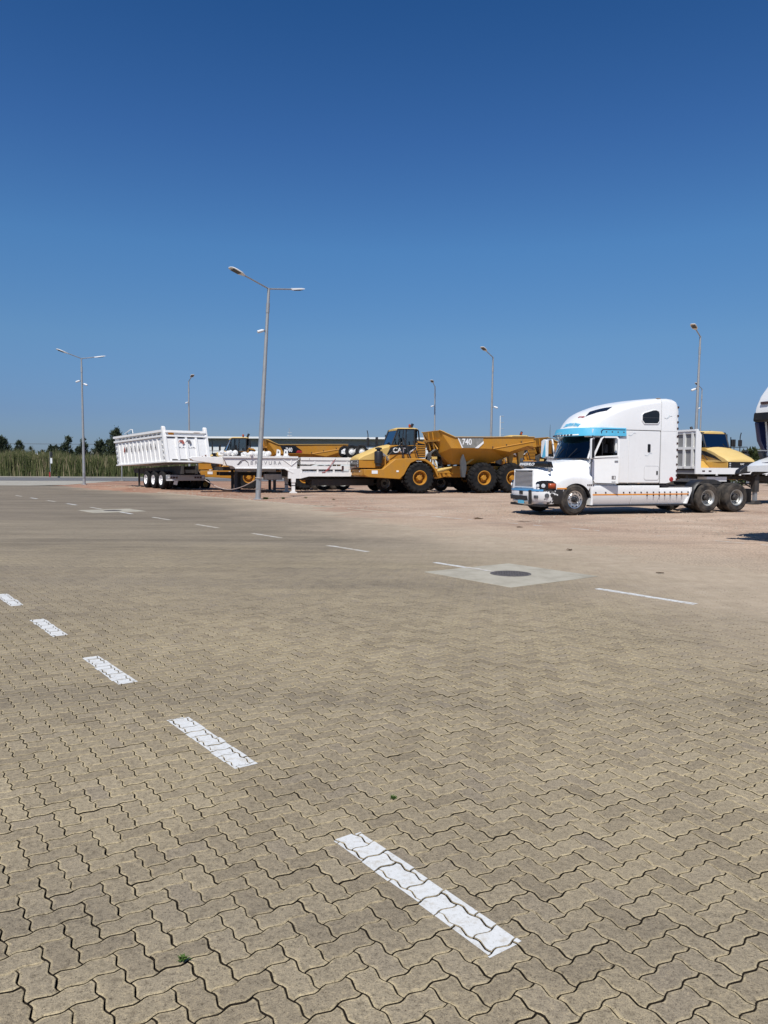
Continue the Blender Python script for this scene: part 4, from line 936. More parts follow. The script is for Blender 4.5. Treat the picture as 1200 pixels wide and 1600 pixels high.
    # doors
    def door(side, ang):
        sd = side; m = MB(); T = lambda pts, y0, y1: m.prism(pts, y0*sd, y1*sd)
        T([(0, 1.90), (0, 1.42), (-.02, 1.25), (-.12, 1.08), (-.93, 1.06), (-.93, 1.93)], -.05, 0)
        T([(0, 1.90), (-.93, 1.93), (-.93, 2.02), (-.04, 1.97)], -.045, .012)
        T([(-.04, 1.97), (-.30, 2.58), (-.40, 2.655), (-.46, 2.655), (-.36, 2.57), (-.11, 1.98)], -.04, 0)
        T([(-.40, 2.655), (-.86, 2.655), (-.93, 2.58), (-.93, 2.0), (-.88, 2.0), (-.875, 2.55), (-.83, 2.605), (-.44, 2.605)], -.04, 0)
        d = m.build('door', 'white_paint', t, smooth=30); d.location = (-.68, 1.13*sd, 0); d.rotation_euler = (0, 0, ang)
        g = MB(); g.add([(x, -.02*sd, z) for x, z in ((-.11, 1.98), (-.36, 2.57), (-.36, 1.985))], [(0, 1, 2)]); g.build('vent_glass', 'dark_glass', d, solid=.004)
        MB().box(-.375, -.355, -.035*sd, -.005*sd, 1.98, 2.60).build('window_bar', 'black', d)
        g = MB(); g.add([(x, -.025*sd, z) for x, z in ((-.375, 1.98), (-.375, 2.1), (-.88, 2.1), (-.88, 1.98))], [(0, 1, 2, 3)]); g.build('side_glass', 'dark_glass', d, solid=.004)
        MB().box(-.90, -.78, .0, .03*sd, 1.80, 1.84).build('door_handle', 'grey_metal', d, bev=.006)
        MB().prism([(0, 1.895), (0, 1.91), (-.90, 1.965), (-.90, 1.95)], .0135*sd, .003).build('crease', 'dark_steel', d)
        if sd > 0:
            MB().tube([(0, .003, 1.90), (.004, .003, 1.42), (-.02, .003, 1.25), (-.12, .003, 1.075), (-.93, .003, 1.055)], .009, 5).build('door_gap', 'dark_steel', d)
            MB().box(-.83, -.70, .001, .006, 1.20, 1.32).build('sticker', 'decal_dark', d); MB().box(-.83, -.70, .001, .006, 1.10, 1.125).build('sticker', 'decal_dark', d)
            MB().box(-.80, -.77, .006, .008, 1.22, 1.30).build('sticker', 'white_paint', d)
        return d
    door(1, R(-19)); door(-1, R(78))
    # sleeper
    m = MB(); m.prism([(-1.74, 1.07), (-3.46, 1.06), (-3.46, 2.885), (-1.72, 2.885)], -1.2, 1.2); sl_ = m.build('sleeper_box', 'white_paint', t, bev=.035)
    m = MB(); sec = lambda x, zt: [(x, 1.21, 1.08), (x, 1.21, 2.4), (x, 1.21, zt-.16), (x, 1.18, zt-.06), (x, 1.08, zt-.005), (x, .6, zt+.03), (x, 0, zt+.04)]
    rows = []
    for x, zt, zb in ((-3.475, 4.0, 1.06), (-3.75, 4.02, 1.06), (-3.98, 4.0, 1.12), (-4.08, 3.96, 1.15), (-4.15, 3.87, 1.16), (-4.18, 3.75, 1.17)):
        h = sec(x, zt); h[0] = (x, 1.21, zb); rows.append(h+[(x, -y, z) for _, y, z in h[::-1][1:]])
    m.loft(rows, caps=True); m.build('rear_extender', 'white_paint', t, smooth=40)
    m = MB(); rows = []
    for x in [-.47, -.50, -.54, -.58, -.64, -.72, -.84, -.98, -1.15, -1.33, -1.6, -1.93, -2.3, -2.7, -3.1, -3.46]:
        h = fair_sec(x); rows.append([(x, y, z) for y, z in h]+[(x, -y, z) for y, z in h[::-1][1:]])
    m.loft(rows, caps=True); rf = m.build('roof_fairing', 'white_paint', t, smooth=40)
    MB().box(-3.474, -3.462, -1.19, 1.199, 1.1, 3.9).build('seam', 'seam_grey', t)
    MB().tube([(-2.12, 1.195, 1.08), (-2.12, 1.197, 2.0), (-2.14, 1.195, 2.86)], .012, 6).build('panel_crease', 'faded_white', t)
    MB().box(-3.46, -1.9, 1.19, 1.203, 2.880, 2.888).build('seam', 'seam_grey', t); MB().box(-4.16, -3.48, 1.2, 1.212, 2.874, 2.882).build('seam', 'seam_grey', t)
    # side window of the fairing
    wp = [(-2.66, 3.24), (-2.66, 3.42), (-2.74, 3.48), (-3.10, 3.58), (-3.22, 3.59), (-3.34, 3.55), (-3.37, 3.46), (-3.37, 3.22), (-3.30, 3.14), (-2.76, 3.13)]
    MB().prism(wp, 1.19, 1.212).build('side_window', 'black_gloss', rf); 
    m = MB(); cxw = sum(p[0] for p in wp)/10; czw = sum(p[1] for p in wp)/10
    m.loft([[(x, 1.200, z) for x, z in wp], [(x, 1.222, z) for x, z in wp], [(cxw+(x-cxw)*1.07, 1.222, czw+(z-czw)*1.10) for x, z in wp], [(cxw+(x-cxw)*1.09, 1.200, czw+(z-czw)*1.12) for x, z in wp]], closed=True); m.build('window_trim', 'white_paint', rf)
    MB().box(-3.36, -2.67, 1.212, 1.216, 3.325, 3.333).build('window_bar', 'grey_plastic', rf)
    def onroof(name, pts, mat, off=.006):
        m = MB(); n_ = 8; rows = []
        (ax, ay), (bx, by), (cx_, cy_), (dx_, dy_) = pts
        for i in range(n_+1):
            s_ = i/n_; row = []
            for j in range(n_+1):
                u_ = j/n_; x = (ax*(1-s_)+bx*s_)*(1-u_)+(dx_*(1-s_)+cx_*s_)*u_; y = (ay*(1-s_)+by*s_)*(1-u_)+(dy_*(1-s_)+cy_*s_)*u_
                row.append((x+off*.5, y, fair_z(x, y)+off))
            rows.append(row)
        m.loft(rows); return m.build(name, mat, rf, smooth=60)
    onroof('skylight', [(-.90, .40), (-1.16, .28), (-1.68, .86), (-1.36, .98)], 'black_gloss')
    for s, sz, mt, y0, xx in (('DEMETRAN TRANS', .13, 'sky_blue', -.42, -.56), ('CARGO', .07, 'red', .02, -.86)):
        tx = text('lettering', s, sz, mt, rf, (xx, y0, 0), (0, 1, 0), (-1, 0, 0), .001, .82 if sz > .1 else 1.4, shear=.25, off=.006)
        zmin = min(v.co.z for v in tx.data.vertices)
        for v in tx.data.vertices: v.co.z = fair_z(v.co.x, v.co.y)+.012+(v.co.z-zmin)*.5; v.co.x += .010
    # visor
    pl = [(-1.99, 1.225), (-1.5, 1.225), (-1.05, 1.225), (-.86, 1.18), (-.68, 1.05), (-.52, .82), (-.40, .48), (-.345, 0)]; pl = pl+[(x, -y) for x, y in pl[::-1][1:]]
    def fl(x, y): return 0 if x < -1.0 else .09*min(1, (x+1.0)/.3)
    m = MB(); m.loft([[(x-.03, y*.96, 2.955), (x+.0, y, 2.945), (x+fl(x, y)*.6, y*1.01, 2.80), (x+fl(x, y), y*1.02, 2.675), (x+fl(x, y)-.02, y*1.0, 2.668), (x-.03, y*.95, 2.80)] for x, y in pl], closed=True, caps=True)
    vz = m.build('sun_visor', 'sky_blue', t, smooth=40)
    MB().prism([(-1.98, 2.67), (-1.10, 2.67), (-1.0, 2.60), (-1.74, 2.60), (-1.9, 2.63)], 1.12, 1.20).build('visor_underside', 'mid_blue', vz)
    def onvisor(u_, z):   # point on the front face, u_ = y
        pts = sorted([(y*1.015, x+fl(x, y)*lerp(z, [(2.675, 1), (2.80, .6), (2.945, 0)])) for x, y in pl if x > -1.0]); return lerp(u_, pts)
    m = MB(); m.loft([[(onvisor(y, z)+.006, y, z) for z in (2.69, 2.735)] for y in [-.95+i*.1 for i in range(18)]]); m.build('white_strip', 'white_paint', vz, solid=.004)
    for k in range(9):
        y = -.92+k*.165+(.05 if k > 4 else 0); x = onvisor(y, 2.71); MB().box(x-.02, x+.022, y-.045, y+.045, 2.69, 2.735).build('marker_light', 'maroon', vz)
    tx = text('lettering', 'MALCOLAR', .075, 'white_paint', vz, (0, -.52, 2.77), (0, 1, 0), (0, 0, 1), .001, 1.1, shear=.3)
    for v in tx.data.vertices: v.co.x = onvisor(v.co.y, v.co.z)+.010
    m = MB(); ppp = [(-.98, 2.74), (-.96, 2.83), (-1.04, 2.895), (-1.95, 2.90), (-1.95, 2.87), (-1.06, 2.865), (-1.0, 2.82), (-1.01, 2.74)]; m.prism(ppp, 1.224, 1.232).build('visor_line', 'navy', vz)
    for k in range(4): MB().lathe([(.0001, .016), (.03, .012), (.034, 0)], 10, (-1.18-k*.235, 1.226, 2.80)).build('marker_light', 'maroon', vz)
    # sleeper details
    MB().prism([(-2.915, 2.17), (-2.915, 2.39), (-2.93, 2.42), (-3.01, 2.42), (-3.03, 2.39), (-3.03, 2.17), (-3.01, 2.14), (-2.93, 2.14)], 1.195, 1.215).build('vent_handle', 'black_gloss', sl_)
    m = MB(); rr_ = lambda x0, x1, z0, z1, c: [(x0+c, z0), (x1-c, z0), (x1, z0+c), (x1, z1-c), (x1-c, z1), (x0+c, z1), (x0, z1-c), (x0, z0+c)]
    m.prism(rr_(-3.41, -2.79, 1.17, 1.66, .05), 1.19, 1.203).build('locker_door', 'faded_white', sl_); MB().prism(rr_(-3.40, -2.80, 1.18, 1.65, .05), 1.19, 1.208).build('locker_door', 'white_paint', sl_)
    MB().tube([(x, 1.205, z) for x, z in rr_(-3.41, -2.79, 1.17, 1.66, .05)+[(-3.36, 1.17)]], .005, 4).build('locker_seal', 'seam_grey', sl_)
    MB().box(-3.36, -3.30, 1.2, 1.222, 1.36, 1.49).build('locker_handle', 'black', sl_)
    for z in (3.72, 3.42, 3.20, 2.98, 2.70, 2.46, 2.24, 2.00, 1.72, 1.50, 1.34, 1.2): MB().box(-4.2, -4.14, 1.19, 1.225, z-.035, z+.035).build('marker_light', 'maroon', t)
    MB().lathe([(.0001, .03), (.07, .025), (.09, 0)], 14, (-3.95, 1.21, 1.20)).build('marker_light', 'red', t)
    for (x, z, w_) in ((-2.25, 2.78, .3), (-3.75, 3.40, .34), (-2.95, 2.10, .3), (-3.75, 3.42, .1), (-2.55, .93, .4)):
        m = MB(); m.tube([(x+w_*(i/8-.5), 1.213 if x < -3.48 else 1.203, z+.03*math.sin(i*.9)-.01*i) for i in range(9)], .007, 4); m.build('scratch', 'scuff', t)
    MB().box(-3.50, -3.36, 1.0, 1.1, 4.0, 4.03).build('roof_patch', 'stone', t, bev=.01)
    # skirts
    def skirt(x0, x1, zt):
        pr = [(1.20, zt), (1.21, .92 if zt > .95 else zt-.02), (1.21, .62), (1.10, .36), (1.08, .32), (.85, .32), (.85, zt)]
        s_ = MB().prism(pr, x0, x1, 'x').build('side_skirt', 'white_paint', t, bev=.012); return s_
    s1 = skirt(-.70, -2.30, .985); s2 = skirt(-2.312, -3.46, .985); s3 = skirt(-3.472, -4.80, .90)
    MB().prism([(-.60, .98), (-.71, .98), (-.71, .33), (-.62, .33), (-.645, .6)], .9, 1.205).build('fender_edge', 'white_paint', t)
    MB().prism([(-4.78, .92), (-4.86, .92), (-4.86, .80), (-4.66, .34), (-4.60, .34), (-4.80, .86)], 1.0, 1.22).build('skirt_end', 'white_paint', t)
    for s_, x0, x1 in ((s1, -.70, -2.30), (s2, -2.312, -3.46), (s3, -3.472, -4.78)):
        MB().box(x0, x1, 1.208, 1.2145, .655, .70).build('orange_stripe', 'orange', s_)
    MB().box(-4.9, -.7, .86, 1.14, .27, .32).build('skirt_base', 'black', t)
    MB().prism([(-3.44, 1.0), (-3.72, .905), (-4.5, .905), (-4.4, .95), (-3.9, .98), (-3.62, 1.05)], .6, 1.18).build('deck_step', 'black', t)
    MB().prism([(-3.8, .902), (-4.8, .902), (-4.78, .93), (-3.9, .935)], .95, 1.19).build('step_plate', 'aluminium', t)
    MB().box(-2.48, -2.20, 1.0, 1.16, .99, 1.045).build('step_box', 'black', t)
    k_ = 0
    for x in (-.82, -1.22, -1.95, -2.2, -2.42, -2.68, -2.93, -3.2, -3.45, -3.68, -3.92, -4.2, -4.42, -4.7):
        MB().lathe([(.0001, .02), (.026, .016), (.032, 0)], 10, (x, 1.209, .745)).build('marker_light', 'maroon', s1 if x > -2.3 else (s2 if x > -3.46 else s3))
        if x < -2.8: MB().lathe([(.0001, .02), (.026, .016), (.032, 0)], 10, (x, 1.213, .645)).build('marker_light', 'maroon', s2 if x > -3.46 else s3)
    for k in range(4): MB().lathe([(.0001, .02), (.028, .016), (.03, 0)], 8, (-.50-k*.075, 1.205, 1.01)).build('marker_light', 'maroon', t)
    # quarter fender and mud flap
    m = MB(); arc = [(-5.6+.66*math.cos(a), .53+.66*math.sin(a)) for a in [R(-25+i*16) for i in range(7)]]
    for s in (1, -1): MB().loft([[(x, s*1.2, z) for x, z in arc], [(x, s*.6, z) for x, z in arc]]).build('quarter_fender', 'black', t, solid=.015)
    for s in (1, -1): MB().box(-7.62, -7.59, s*.6, s*1.2, .34, .85).build('mud_flap', 'black', t)
    # mirrors
    for s in (1, -1):
        m = MB(); y = s*1.42; m.tube([(-.62, s*1.10, 1.72), (-.50, y, 1.80), (-.50, y, 1.90)], .016, 6); m.tube([(-.80, s*1.12, 2.62), (-.50, y, 2.66), (-.50, y, 2.56)], .016, 6); m.tube([(-.50, y-.02*s, 1.86), (-.50, y-.02*s, 2.60)], .014, 6)
        ma = m.build('mirror_arm', 'black', t)
        h = MB(); 
        if s > 0: h.prism([(.055, 1.90), (.05, 2.55), (0, 2.57), (-.05, 2.55), (-.055, 1.92), (0, 1.88)], -.50, -.43, 'x'); h.v = [(x, y_+y, z) for x, y_, z in h.v]
        else: h.prism([(-.22, 1.98), (-.20, 2.56), (-.05, 2.62), (.12, 2.60), (.12, 1.98), (.0, 1.93)], -.52, -.40, 'x'); h.v = [(x, y_+y, z) for x, y_, z in h.v]
        hh = h.build('mirror_housing', 'white_paint', ma, bev=.015)
        if s < 0: MB().prism([(y+.10, 2.58), (y-.13, 1.965), (y+.0, 1.945), (y+.115, 2.0)], -.399, -.392, 'x').build('blue_flash', 'sky_blue', hh)
        else: MB().prism([(y+.06, 1.92), (y+.13, 1.92), (y+.12, 2.54), (y+.06, 2.54)], -.50, -.44, 'x').build('mirror_shell', 'black', hh)
    MB().tube([(.72, .80, 1.62), (.80, .93, 1.60)], .012, 6).build('hood_mirror_arm', 'black', t); MB().lathe([(.0001, -.05), (.06, -.03), (.075, .02), (.0001, .04)], 12, (.82, .93, 1.50), 'x').build('hood_mirror', 'grey_metal', t)
    MB().tube([(.72, -.80, 1.62), (.80, -.95, 1.75)], .014, 6).build('hood_mirror_arm', 'grey_metal', t); MB().lathe([(.0001, -.04), (.08, -.03), (.09, .01), (.0001, .03)], 12, (.80, -.97, 1.84), 'x').build('hood_mirror', 'grey_plastic', t)
    MB().tube([(-.45, -1.08, 2.0), (-.45, -1.12, 2.9), (-.46, -1.12, 3.15)], [.010, .008, .004], 5).build('aerial', 'black', t)
    return t
tractor()

# ------------------------------------------------------------------ articulated dump trucks
def dump_truck(label, loc, heading, pale=False, decal='right'):
    t = thing('articulated_dump_truck', label, 'dump truck', loc, heading, 'articulated dump trucks')
    Y_ = 'mid_yellow' if pale else 'yellow'; YT = 'pale_yellow' if pale else 'yellow'
    # front chassis body
    m = MB()
    outer = [(3.45, 1.42), (2.30, 1.44), (1.52, 2.04), (.17, 2.10), (-.30, 2.06), (-.72, 1.86), (-1.02, 1.5), (-1.24, 1.0), (-1.12, .98), (-.92, 1.42), (-.66, 1.72), (-.30, 1.93), (.17, 1.98), (.58, 1.80), (.80, 1.46), (.98, 1.12), (1.26, .86), (3.2, .98), (3.45, 1.10)]
    for s in (1, -1): m.prism(outer, s*1.02, s*1.62)
    fb = m.build('fender', Y_, t, bev=.025)
    m = MB(); m.box(2.6, 3.46, -1.01, 1.01, 1.02, 1.42); m.prism([(2.6, 1.0), (2.6, 1.42), (1.0, 1.9), (-.6, 1.9), (-.6, .9), (1.0, .85)], -1.0, 1.0); m.build('front_frame', Y_, t, bev=.02)
    MB().box(3.455, 3.48, -1.5, 1.5, 1.07, 1.40).build('front_bumper', 'yellow' if not pale else Y_, t, bev=.01)
    for y in (-.75, -.55): MB().box(3.48, 3.49, y-.05, y+.05, 1.17, 1.32).build('tow_hole', 'black', t)
    MB().box(2.62, 2.98, 1.60, 1.632, 1.17, 1.36).build('white_plate', 'white_paint', t); MB().box(3.47, 3.495, .75, .92, 1.27, 1.34).build('reflector', 'white_paint', t); MB().box(1.33, 1.47, 1.60, 1.635, 1.27, 1.37).build('reflector', 'white_paint', t)
    # hood: side box plus crowned top
    hp = [(3.30, 1.5), (3.30, 2.08), (3.18, 2.2), (2.85, 2.44), (2.4, 2.66), (1.9, 2.80), (1.5, 2.86), (-.0, 2.86), (-.0, 1.9), (1.2, 1.9), (1.6, 1.5)]
    m = MB(); rows = []
    for x, zt, yw in ((3.58, 2.00, .98), (3.50, 2.11, 1.0), (3.25, 2.25, 1.02), (2.8, 2.42, 1.02), (2.4, 2.60, 1.0), (1.95, 2.74, .97), (1.55, 2.82, .94)):
        h = [(yw, 1.98), (yw, zt-.06), (yw*.95, zt-.01), (yw*.7, zt+.04), (yw*.35, zt+.075), (0, zt+.09)]; rows.append([(x, y, z) for y, z in h]+[(x, -y, z) for y, z in h[::-1][1:]])
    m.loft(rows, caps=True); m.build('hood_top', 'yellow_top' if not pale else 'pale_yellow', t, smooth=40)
    m = MB(); m.prism([(3.56, 1.5), (3.56, 1.98), (1.55, 1.98), (1.55, 1.5)], -.99, .99); m.prism([(1.7, 1.45), (1.7, 2.78), (1.5, 2.86), (-.02, 2.86), (-.02, 1.9)], -.95, .95); hs = m.build('hood_side', Y_, t, bev=.02)
    MB().box(3.55, 3.585, -.96, .96, 1.53, 1.97).build('grille', 'black_gloss', t)
    gm = MB().box(0, .02, -.9, .9, 0, .02).mesh('grille_bar', 'black', 0)
    for k in range(6): link('grille_bar', gm, t, (3.585, 0, 1.57+k*.065))
    text('badge', 'CAT', .13, 'white_paint', t, (3.61, -.55 if not pale else -.12, 1.80), (0, 1, 0), (0, 0, 1), .003, 1.1, off=.004)
    for s in (1, -1):
        for z in (1.62, 1.76, 1.88): MB().box(3.585, 3.605, s*.84-.05, s*.84+.05, z-.045, z+.045).build('headlight', 'lens', t)
    MB().box(3.59, 3.605, .3, .48, 1.56, 1.60).build('reflector', 'red', t)
    # black stripe panel with maker's letters
    for s in (1, -1):
        st = MB().prism([(1.85, 2.30), (1.62, 2.72), (1.3, 2.80), (-.02, 2.84), (-.02, 2.80), (.35, 2.36)] if not pale else [(3.1, 2.02), (2.5, 2.34), (1.7, 2.62), (.8, 2.78), (-.1, 2.82), (-.1, 2.45), (1.4, 2.42), (2.4, 2.20)], s*.955, s*(.975 if not pale else 1.035)).build('side_stripe', 'black_gloss', t)
        if not pale:
            MB().prism([(.02, 2.76), (.42, 2.37), (.62, 2.37), (.02, 2.70)], s*.976, s*.981).build('white_flash', 'white_paint', t)
            MB().prism([(.86, 2.38), (1.02, 2.58), (1.18, 2.38)], s*.976, s*.983).build('white_flash', 'yellow', t)
            if s > 0: text('lettering', 'CAT', .40, 'white_paint', t, (1.48, .982, 2.43), (-1, 0, 0), (0, 0, 1), .003, 1.0, off=.012)
            else: text('lettering', 'CAT', .40, 'white_paint', t, (.80, -.982, 2.43), (1, 0, 0), (0, 0, 1), .003, 1.0, off=.012)
    # cab
    rf = MB(); rf.loft([[(1.18, y, z) for y, z in ((.80, 3.74), (.7, 3.82), (0, 3.85), (-.7, 3.82), (-.80, 3.74))], [(.95, y, z) for y, z in ((.88, 3.82), (.8, 3.90), (0, 3.93), (-.8, 3.90), (-.88, 3.82))], [(.05, y, z) for y, z in ((.90, 3.83), (.82, 3.91), (0, 3.94), (-.82, 3.91), (-.90, 3.83))], [(-.14, y, z) for y, z in ((.85, 3.76), (.8, 3.86), (0, 3.90), (-.8, 3.86), (-.85, 3.76))]], caps=True)
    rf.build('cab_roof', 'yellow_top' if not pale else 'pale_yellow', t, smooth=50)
    m = MB(); fr_ = 'black'
    cb = [(1.52, 2.86), (1.14, 3.80), (.02, 3.82), (-.16, 3.75), (-.22, 3.2), (-.03, 2.86)]
    for s in (1, -1):
        for a, b, r_ in ((cb[0], cb[1], .045), (cb[1], cb[2], .04), ((.64, 2.86), (.60, 3.82), .035), (cb[5], cb[4], .05), (cb[4], cb[3], .05), (cb[3], cb[2], .05), ((.08, 2.86), (.06, 3.82), .05)):
            m.tube([(a[0], s*.87, a[1]), (b[0], s*.87, b[1])], r_, 4)
    m.tube([(1.5, -.87, 2.88), (1.5, .87, 2.88)], .04, 4); m.tube([(1.14, -.87, 3.79), (1.14, .87, 3.79)], .04, 4); m.box(-.10, .0, -.85, .85, 2.86, 3.3)
    m.build('cab_frame', 'black', t)
    g = MB(); g.add([(1.50, .85, 2.89), (1.13, .85, 3.78), (1.13, -.85, 3.78), (1.50, -.85, 2.89)], [(0, 1, 2, 3)]); g.build('windshield', 'glass', t, solid=.01)
    for s in (1, -1):
        g = MB(); g.add([(x, s*.86, z) for x, z in ((1.47, 2.89), (1.12, 3.77), (.62, 3.78), (.66, 2.89))], [(0, 1, 2, 3)]); g.build('side_window', 'glass', t, solid=.01)
        g = MB(); g.add([(x, s*.86, z) for x, z in ((.61, 2.89), (.59, 3.77), (.08, 3.78), (.08, 2.89))], [(0, 1, 2, 3)]); g.build('side_window', 'glass', t, solid=.01)
    g = MB(); g.add([(-.12, .8, 3.3), (-.12, .8, 3.78), (-.12, -.8, 3.78), (-.12, -.8, 3.3)], [(0, 1, 2, 3)]); g.build('rear_window', 'glass', t, solid=.01)
    m = MB(); m.prism([(.75, 2.86), (.78, 3.05), (.35, 3.08), (.25, 3.6), (.15, 3.6), (.15, 2.86)], -.28, .28); m.build('seat', 'seat_cloth', t, bev=.03)
    m = MB(); m.prism([(1.42, 2.86), (1.32, 3.12), (1.15, 3.15), (1.0, 2.86)], -.6, .6); m.build('dashboard', 'black', t, bev=.02)
    MB().tube([(1.0, -.16, 3.24), (1.06, 0, 3.30), (1.0, .16, 3.24), (.94, 0, 3.18), (1.0, -.16, 3.24)], .018, 5).build('steering_wheel', 'black', t)
    # radiator stack behind cab, slatted on both sides
    rs = MB().box(-.60, -.10, -.93, .93, 2.12, 2.98).build('radiator_housing', 'black', t)
    for s in (1, -1):
        sm = MB().box(-.61, -.10, s*.935, s*.975, 0, .055).mesh('slat', Y_, 0)
        for k in range(7): link('slat', sm, rs, (0, 0, 2.18+k*.105))
    MB().prism([(-.62, 2.92), (-.10, 3.02), (-.06, 3.12), (-.45, 3.08)], -.98, .98).build('radiator_cap', Y_, rs)
    MB().box(-.07, .0, -.99, .99, 2.08, 3.0).build('radiator_post', Y_, rs)
    # air cleaner canister, pipe, posts
    for s in (1,) if not pale else (1,):
        m = MB(); m.lathe([(.0001, 1.60), (.19, 1.61), (.20, 1.74), (.245, 1.78), (.25, 2.42), (.22, 2.48), (.11, 2.50), (.11, 2.58), (.20, 2.60), (.20, 2.68), (.0001, 2.72)], 20, (2.45, s*1.24, 0), 'z'); m.build('air_cleaner', 'black', t)
        MB().tube([(2.22, s*1.2, 2.32), (2.05, s*1.18, 2.20), (1.85, s*1.1, 1.98)], .10, 8).build('intake_pipe', 'grey_metal', t)
        m = MB(); m.tube([(2.05, s*1.3, 1.5), (2.05, s*1.3, 2.2)], .035, 6); m.build('bracket', Y_, t)
    # cab access: ladder and rails
    for s in (1, -1):
        m = MB(); m.tube([(.95, s*1.50, 2.08), (1.25, s*1.2, 3.55)], .03, 5); m.tube([(.55, s*1.50, 2.08), (.86, s*1.1, 3.3)], .05, 5); m.tube([(.05, s*1.50, 2.08), (.30, s*1.2, 3.1)], .035, 5)
        m.tube([(1.95, s*1.1, 2.1), (1.55, s*1.15, 2.5), (.9, s*1.2, 3.1)], .022, 5); m.tube([(.9, s*1.2, 3.75), (.95, s*1.2, 3.1), (1.0, s*1.3, 2.1)], .03, 5); m.tube([(1.3, s*1.2, 2.8), (0, s*1.2, 2.9)], .02, 5)
        m.build('handrail', 'black', t)
        for k in range(3): MB().box(.5, 1.0, s*1.60, s*1.72, 1.10+k*.36, 1.14+k*.36).build('ladder_step', Y_ if pale else 'black', t) if pale else None
    # mirrors and front rail on the far side
    for s in (1, -1):
        xx = 2.35 if s < 0 else 2.0
        if (s > 0) != pale: continue
        m = MB(); m.tube([(xx, s*1.25, 2.0), (xx, s*1.25, 3.55), (xx+.05, s*1.28, 3.8)], .03, 5); m.tube([(xx, s*1.25, 2.9), (xx+.6, s*1.25, 2.9), (xx+.7, s*1.25, 2.3)], .025, 5); m.tube([(xx, s*1.25, 2.9), (.9, s*1.25, 2.92)], .022, 5); m.tube([(xx-.5, s*1.25, 2.1), (xx-.5, s*1.25, 3.3)], .022, 5)
        m.build('front_rail', 'black', t); MB().box(xx-.62, xx-.52, s*1.25-.14, s*1.25+.14, 2.95, 3.4).build('mirror', 'black', t, bev=.02); MB().box(xx-.05, xx+.05, s*1.25-.12, s*1.25+.12, 2.95, 3.35).build('mirror', 'black', t, bev=.02)
    # exhaust and beacon
    MB().tube([(-.22, -.55, 2.9), (-.22, -.55, 4.02), (-.32, -.55, 4.22)], .085, 10).build('exhaust_stack', 'black', t)
    bb = MB(); bb.tube([(.25, .45, 3.9), (.25, .45, 3.98)], .06, 8); bb.build('beacon_base', 'black', t); MB().tube([(.25, .45, 3.98), (.25, .45, 4.10), (.25, .45, 4.14)], [.07, .07, .03], 8).build('beacon', 'amber', t) if not pale else None
    # wheels, axles
    for x in (0, -4.18, -6.11):
        for s in (1, -1): wheel(t, 'dump', x, s*1.65, .935, s, 0)
    m = MB(); [m.tube([(x, -1.2, .935), (x, 1.2, .935)], .2, 10) for x in (0, -4.18, -6.11)]; [m.lathe([(.0001, -.3), (.36, -.2), (.38, 0), (.36, .2), (.0001, .3)], 14, (x, 0, .935)) for x in (0, -4.18, -6.11)]; m.build('axle_set', 'dark_steel', t)
    # rear frame and hitch
    m = MB(); [m.box(-7.2, -2.4, s*.62-.12, s*.62+.12, 1.15, 1.65) for s in (1, -1)]; m.box(-7.3, -7.1, -.75, .75, 1.0, 1.65); m.box(-3.4, -2.2, -.6, .6, .95, 1.5); m.build('rear_frame', Y_, t, bev=.02)
    m = MB(); m.prism([(-.9, 1.0), (-.9, 1.55), (-1.5, 1.5), (-2.3, 1.45), (-2.3, 1.0), (-1.6, .85)], -.35, .35); m.box(-1.25, -.95, .4, 1.3, 1.05, 1.5); m.prism([(-1.2, 1.2), (-1.2, 1.42), (-2.1, 1.36), (-2.3, 1.2)], .75, 1.0); m.build('hitch', Y_, t, bev=.03)
    m = MB(); m.tube([(-1.05, .9, 1.25), (-1.7, .95, 1.42), (-2.3, .95, 1.55)], [.11, .11, .05], 8); m.build('steering_cylinder', 'yellow_top', t)
    r = random.Random(3); m = MB()
    for k in range(7):
        y = .3+k*.12; a = r.uniform(-.05, .05); m.tube([(-.75, y, 1.7+a), (-.95, y, 2.35+a+k*.02), (-1.25, y, 2.5+a+k*.03), (-1.55, y, 2.25+a), (-1.7, y, 1.6)], .035, 6)
    m.tube([(-.8, .6, 2.0), (-1.3, .8, 1.6), (-1.9, .8, 1.5)], .03, 5); m.build('hydraulic_hose', 'black', t)
    m = MB(); m.tube([(-1.0, .8, 1.5), (-1.1, .8, 2.2)], .05, 6); m.tube([(-1.1, .8, 2.2), (-1.4, .85, 1.55)], .04, 6); m.box(-1.35, -1.0, .5, .95, 2.05, 2.2); m.build('hose_bracket', 'yellow_top', t)
    # dump body
    S = [((-1.30, 1.46, 3.76), (-1.50, .86, 2.40), (-2.28, .80, 1.75)), ((-1.50, 1.52, 3.72), (-2.00, 1.62, 2.70), (-2.45, .80, 1.75)), ((-2.22, 1.65, 3.36), (-2.5, 1.66, 2.70), (-2.8, .80, 1.75)), ((-4.06, 1.65, 3.39), (-4.1, 1.65, 2.71), (-4.2, .80, 1.76)), ((-4.71, 1.65, 3.40), (-4.71, 1.65, 2.69), (-4.8, .80, 1.80)),
         ((-5.81, 1.65, 3.44), (-5.81, 1.68, 2.56), (-5.9, .8, 2.15)), ((-7.05, 1.65, 3.46), (-7.05, 1.65, 2.92), (-7.1, .8, 2.62)), ((-7.55, 1.65, 3.45), (-7.66, 1.65, 2.84), (-7.72, .9, 2.72))]
    rows = []
    for a, b, c in S: rows.append([a, b, (b[0], min(1.5, b[1]-.06), b[2]-.02), c, (c[0], 0, c[2]-.03), (c[0], -c[1], c[2]), (b[0], -min(1.5, b[1]-.06), b[2]-.02), (b[0], -b[1], b[2]), (a[0], -a[1], a[2])])
    m = MB(); m.loft(rows); m.add(rows[0], [tuple(range(9))]); body = m.build('dump_body', Y_, t, smooth=0, solid=.05)
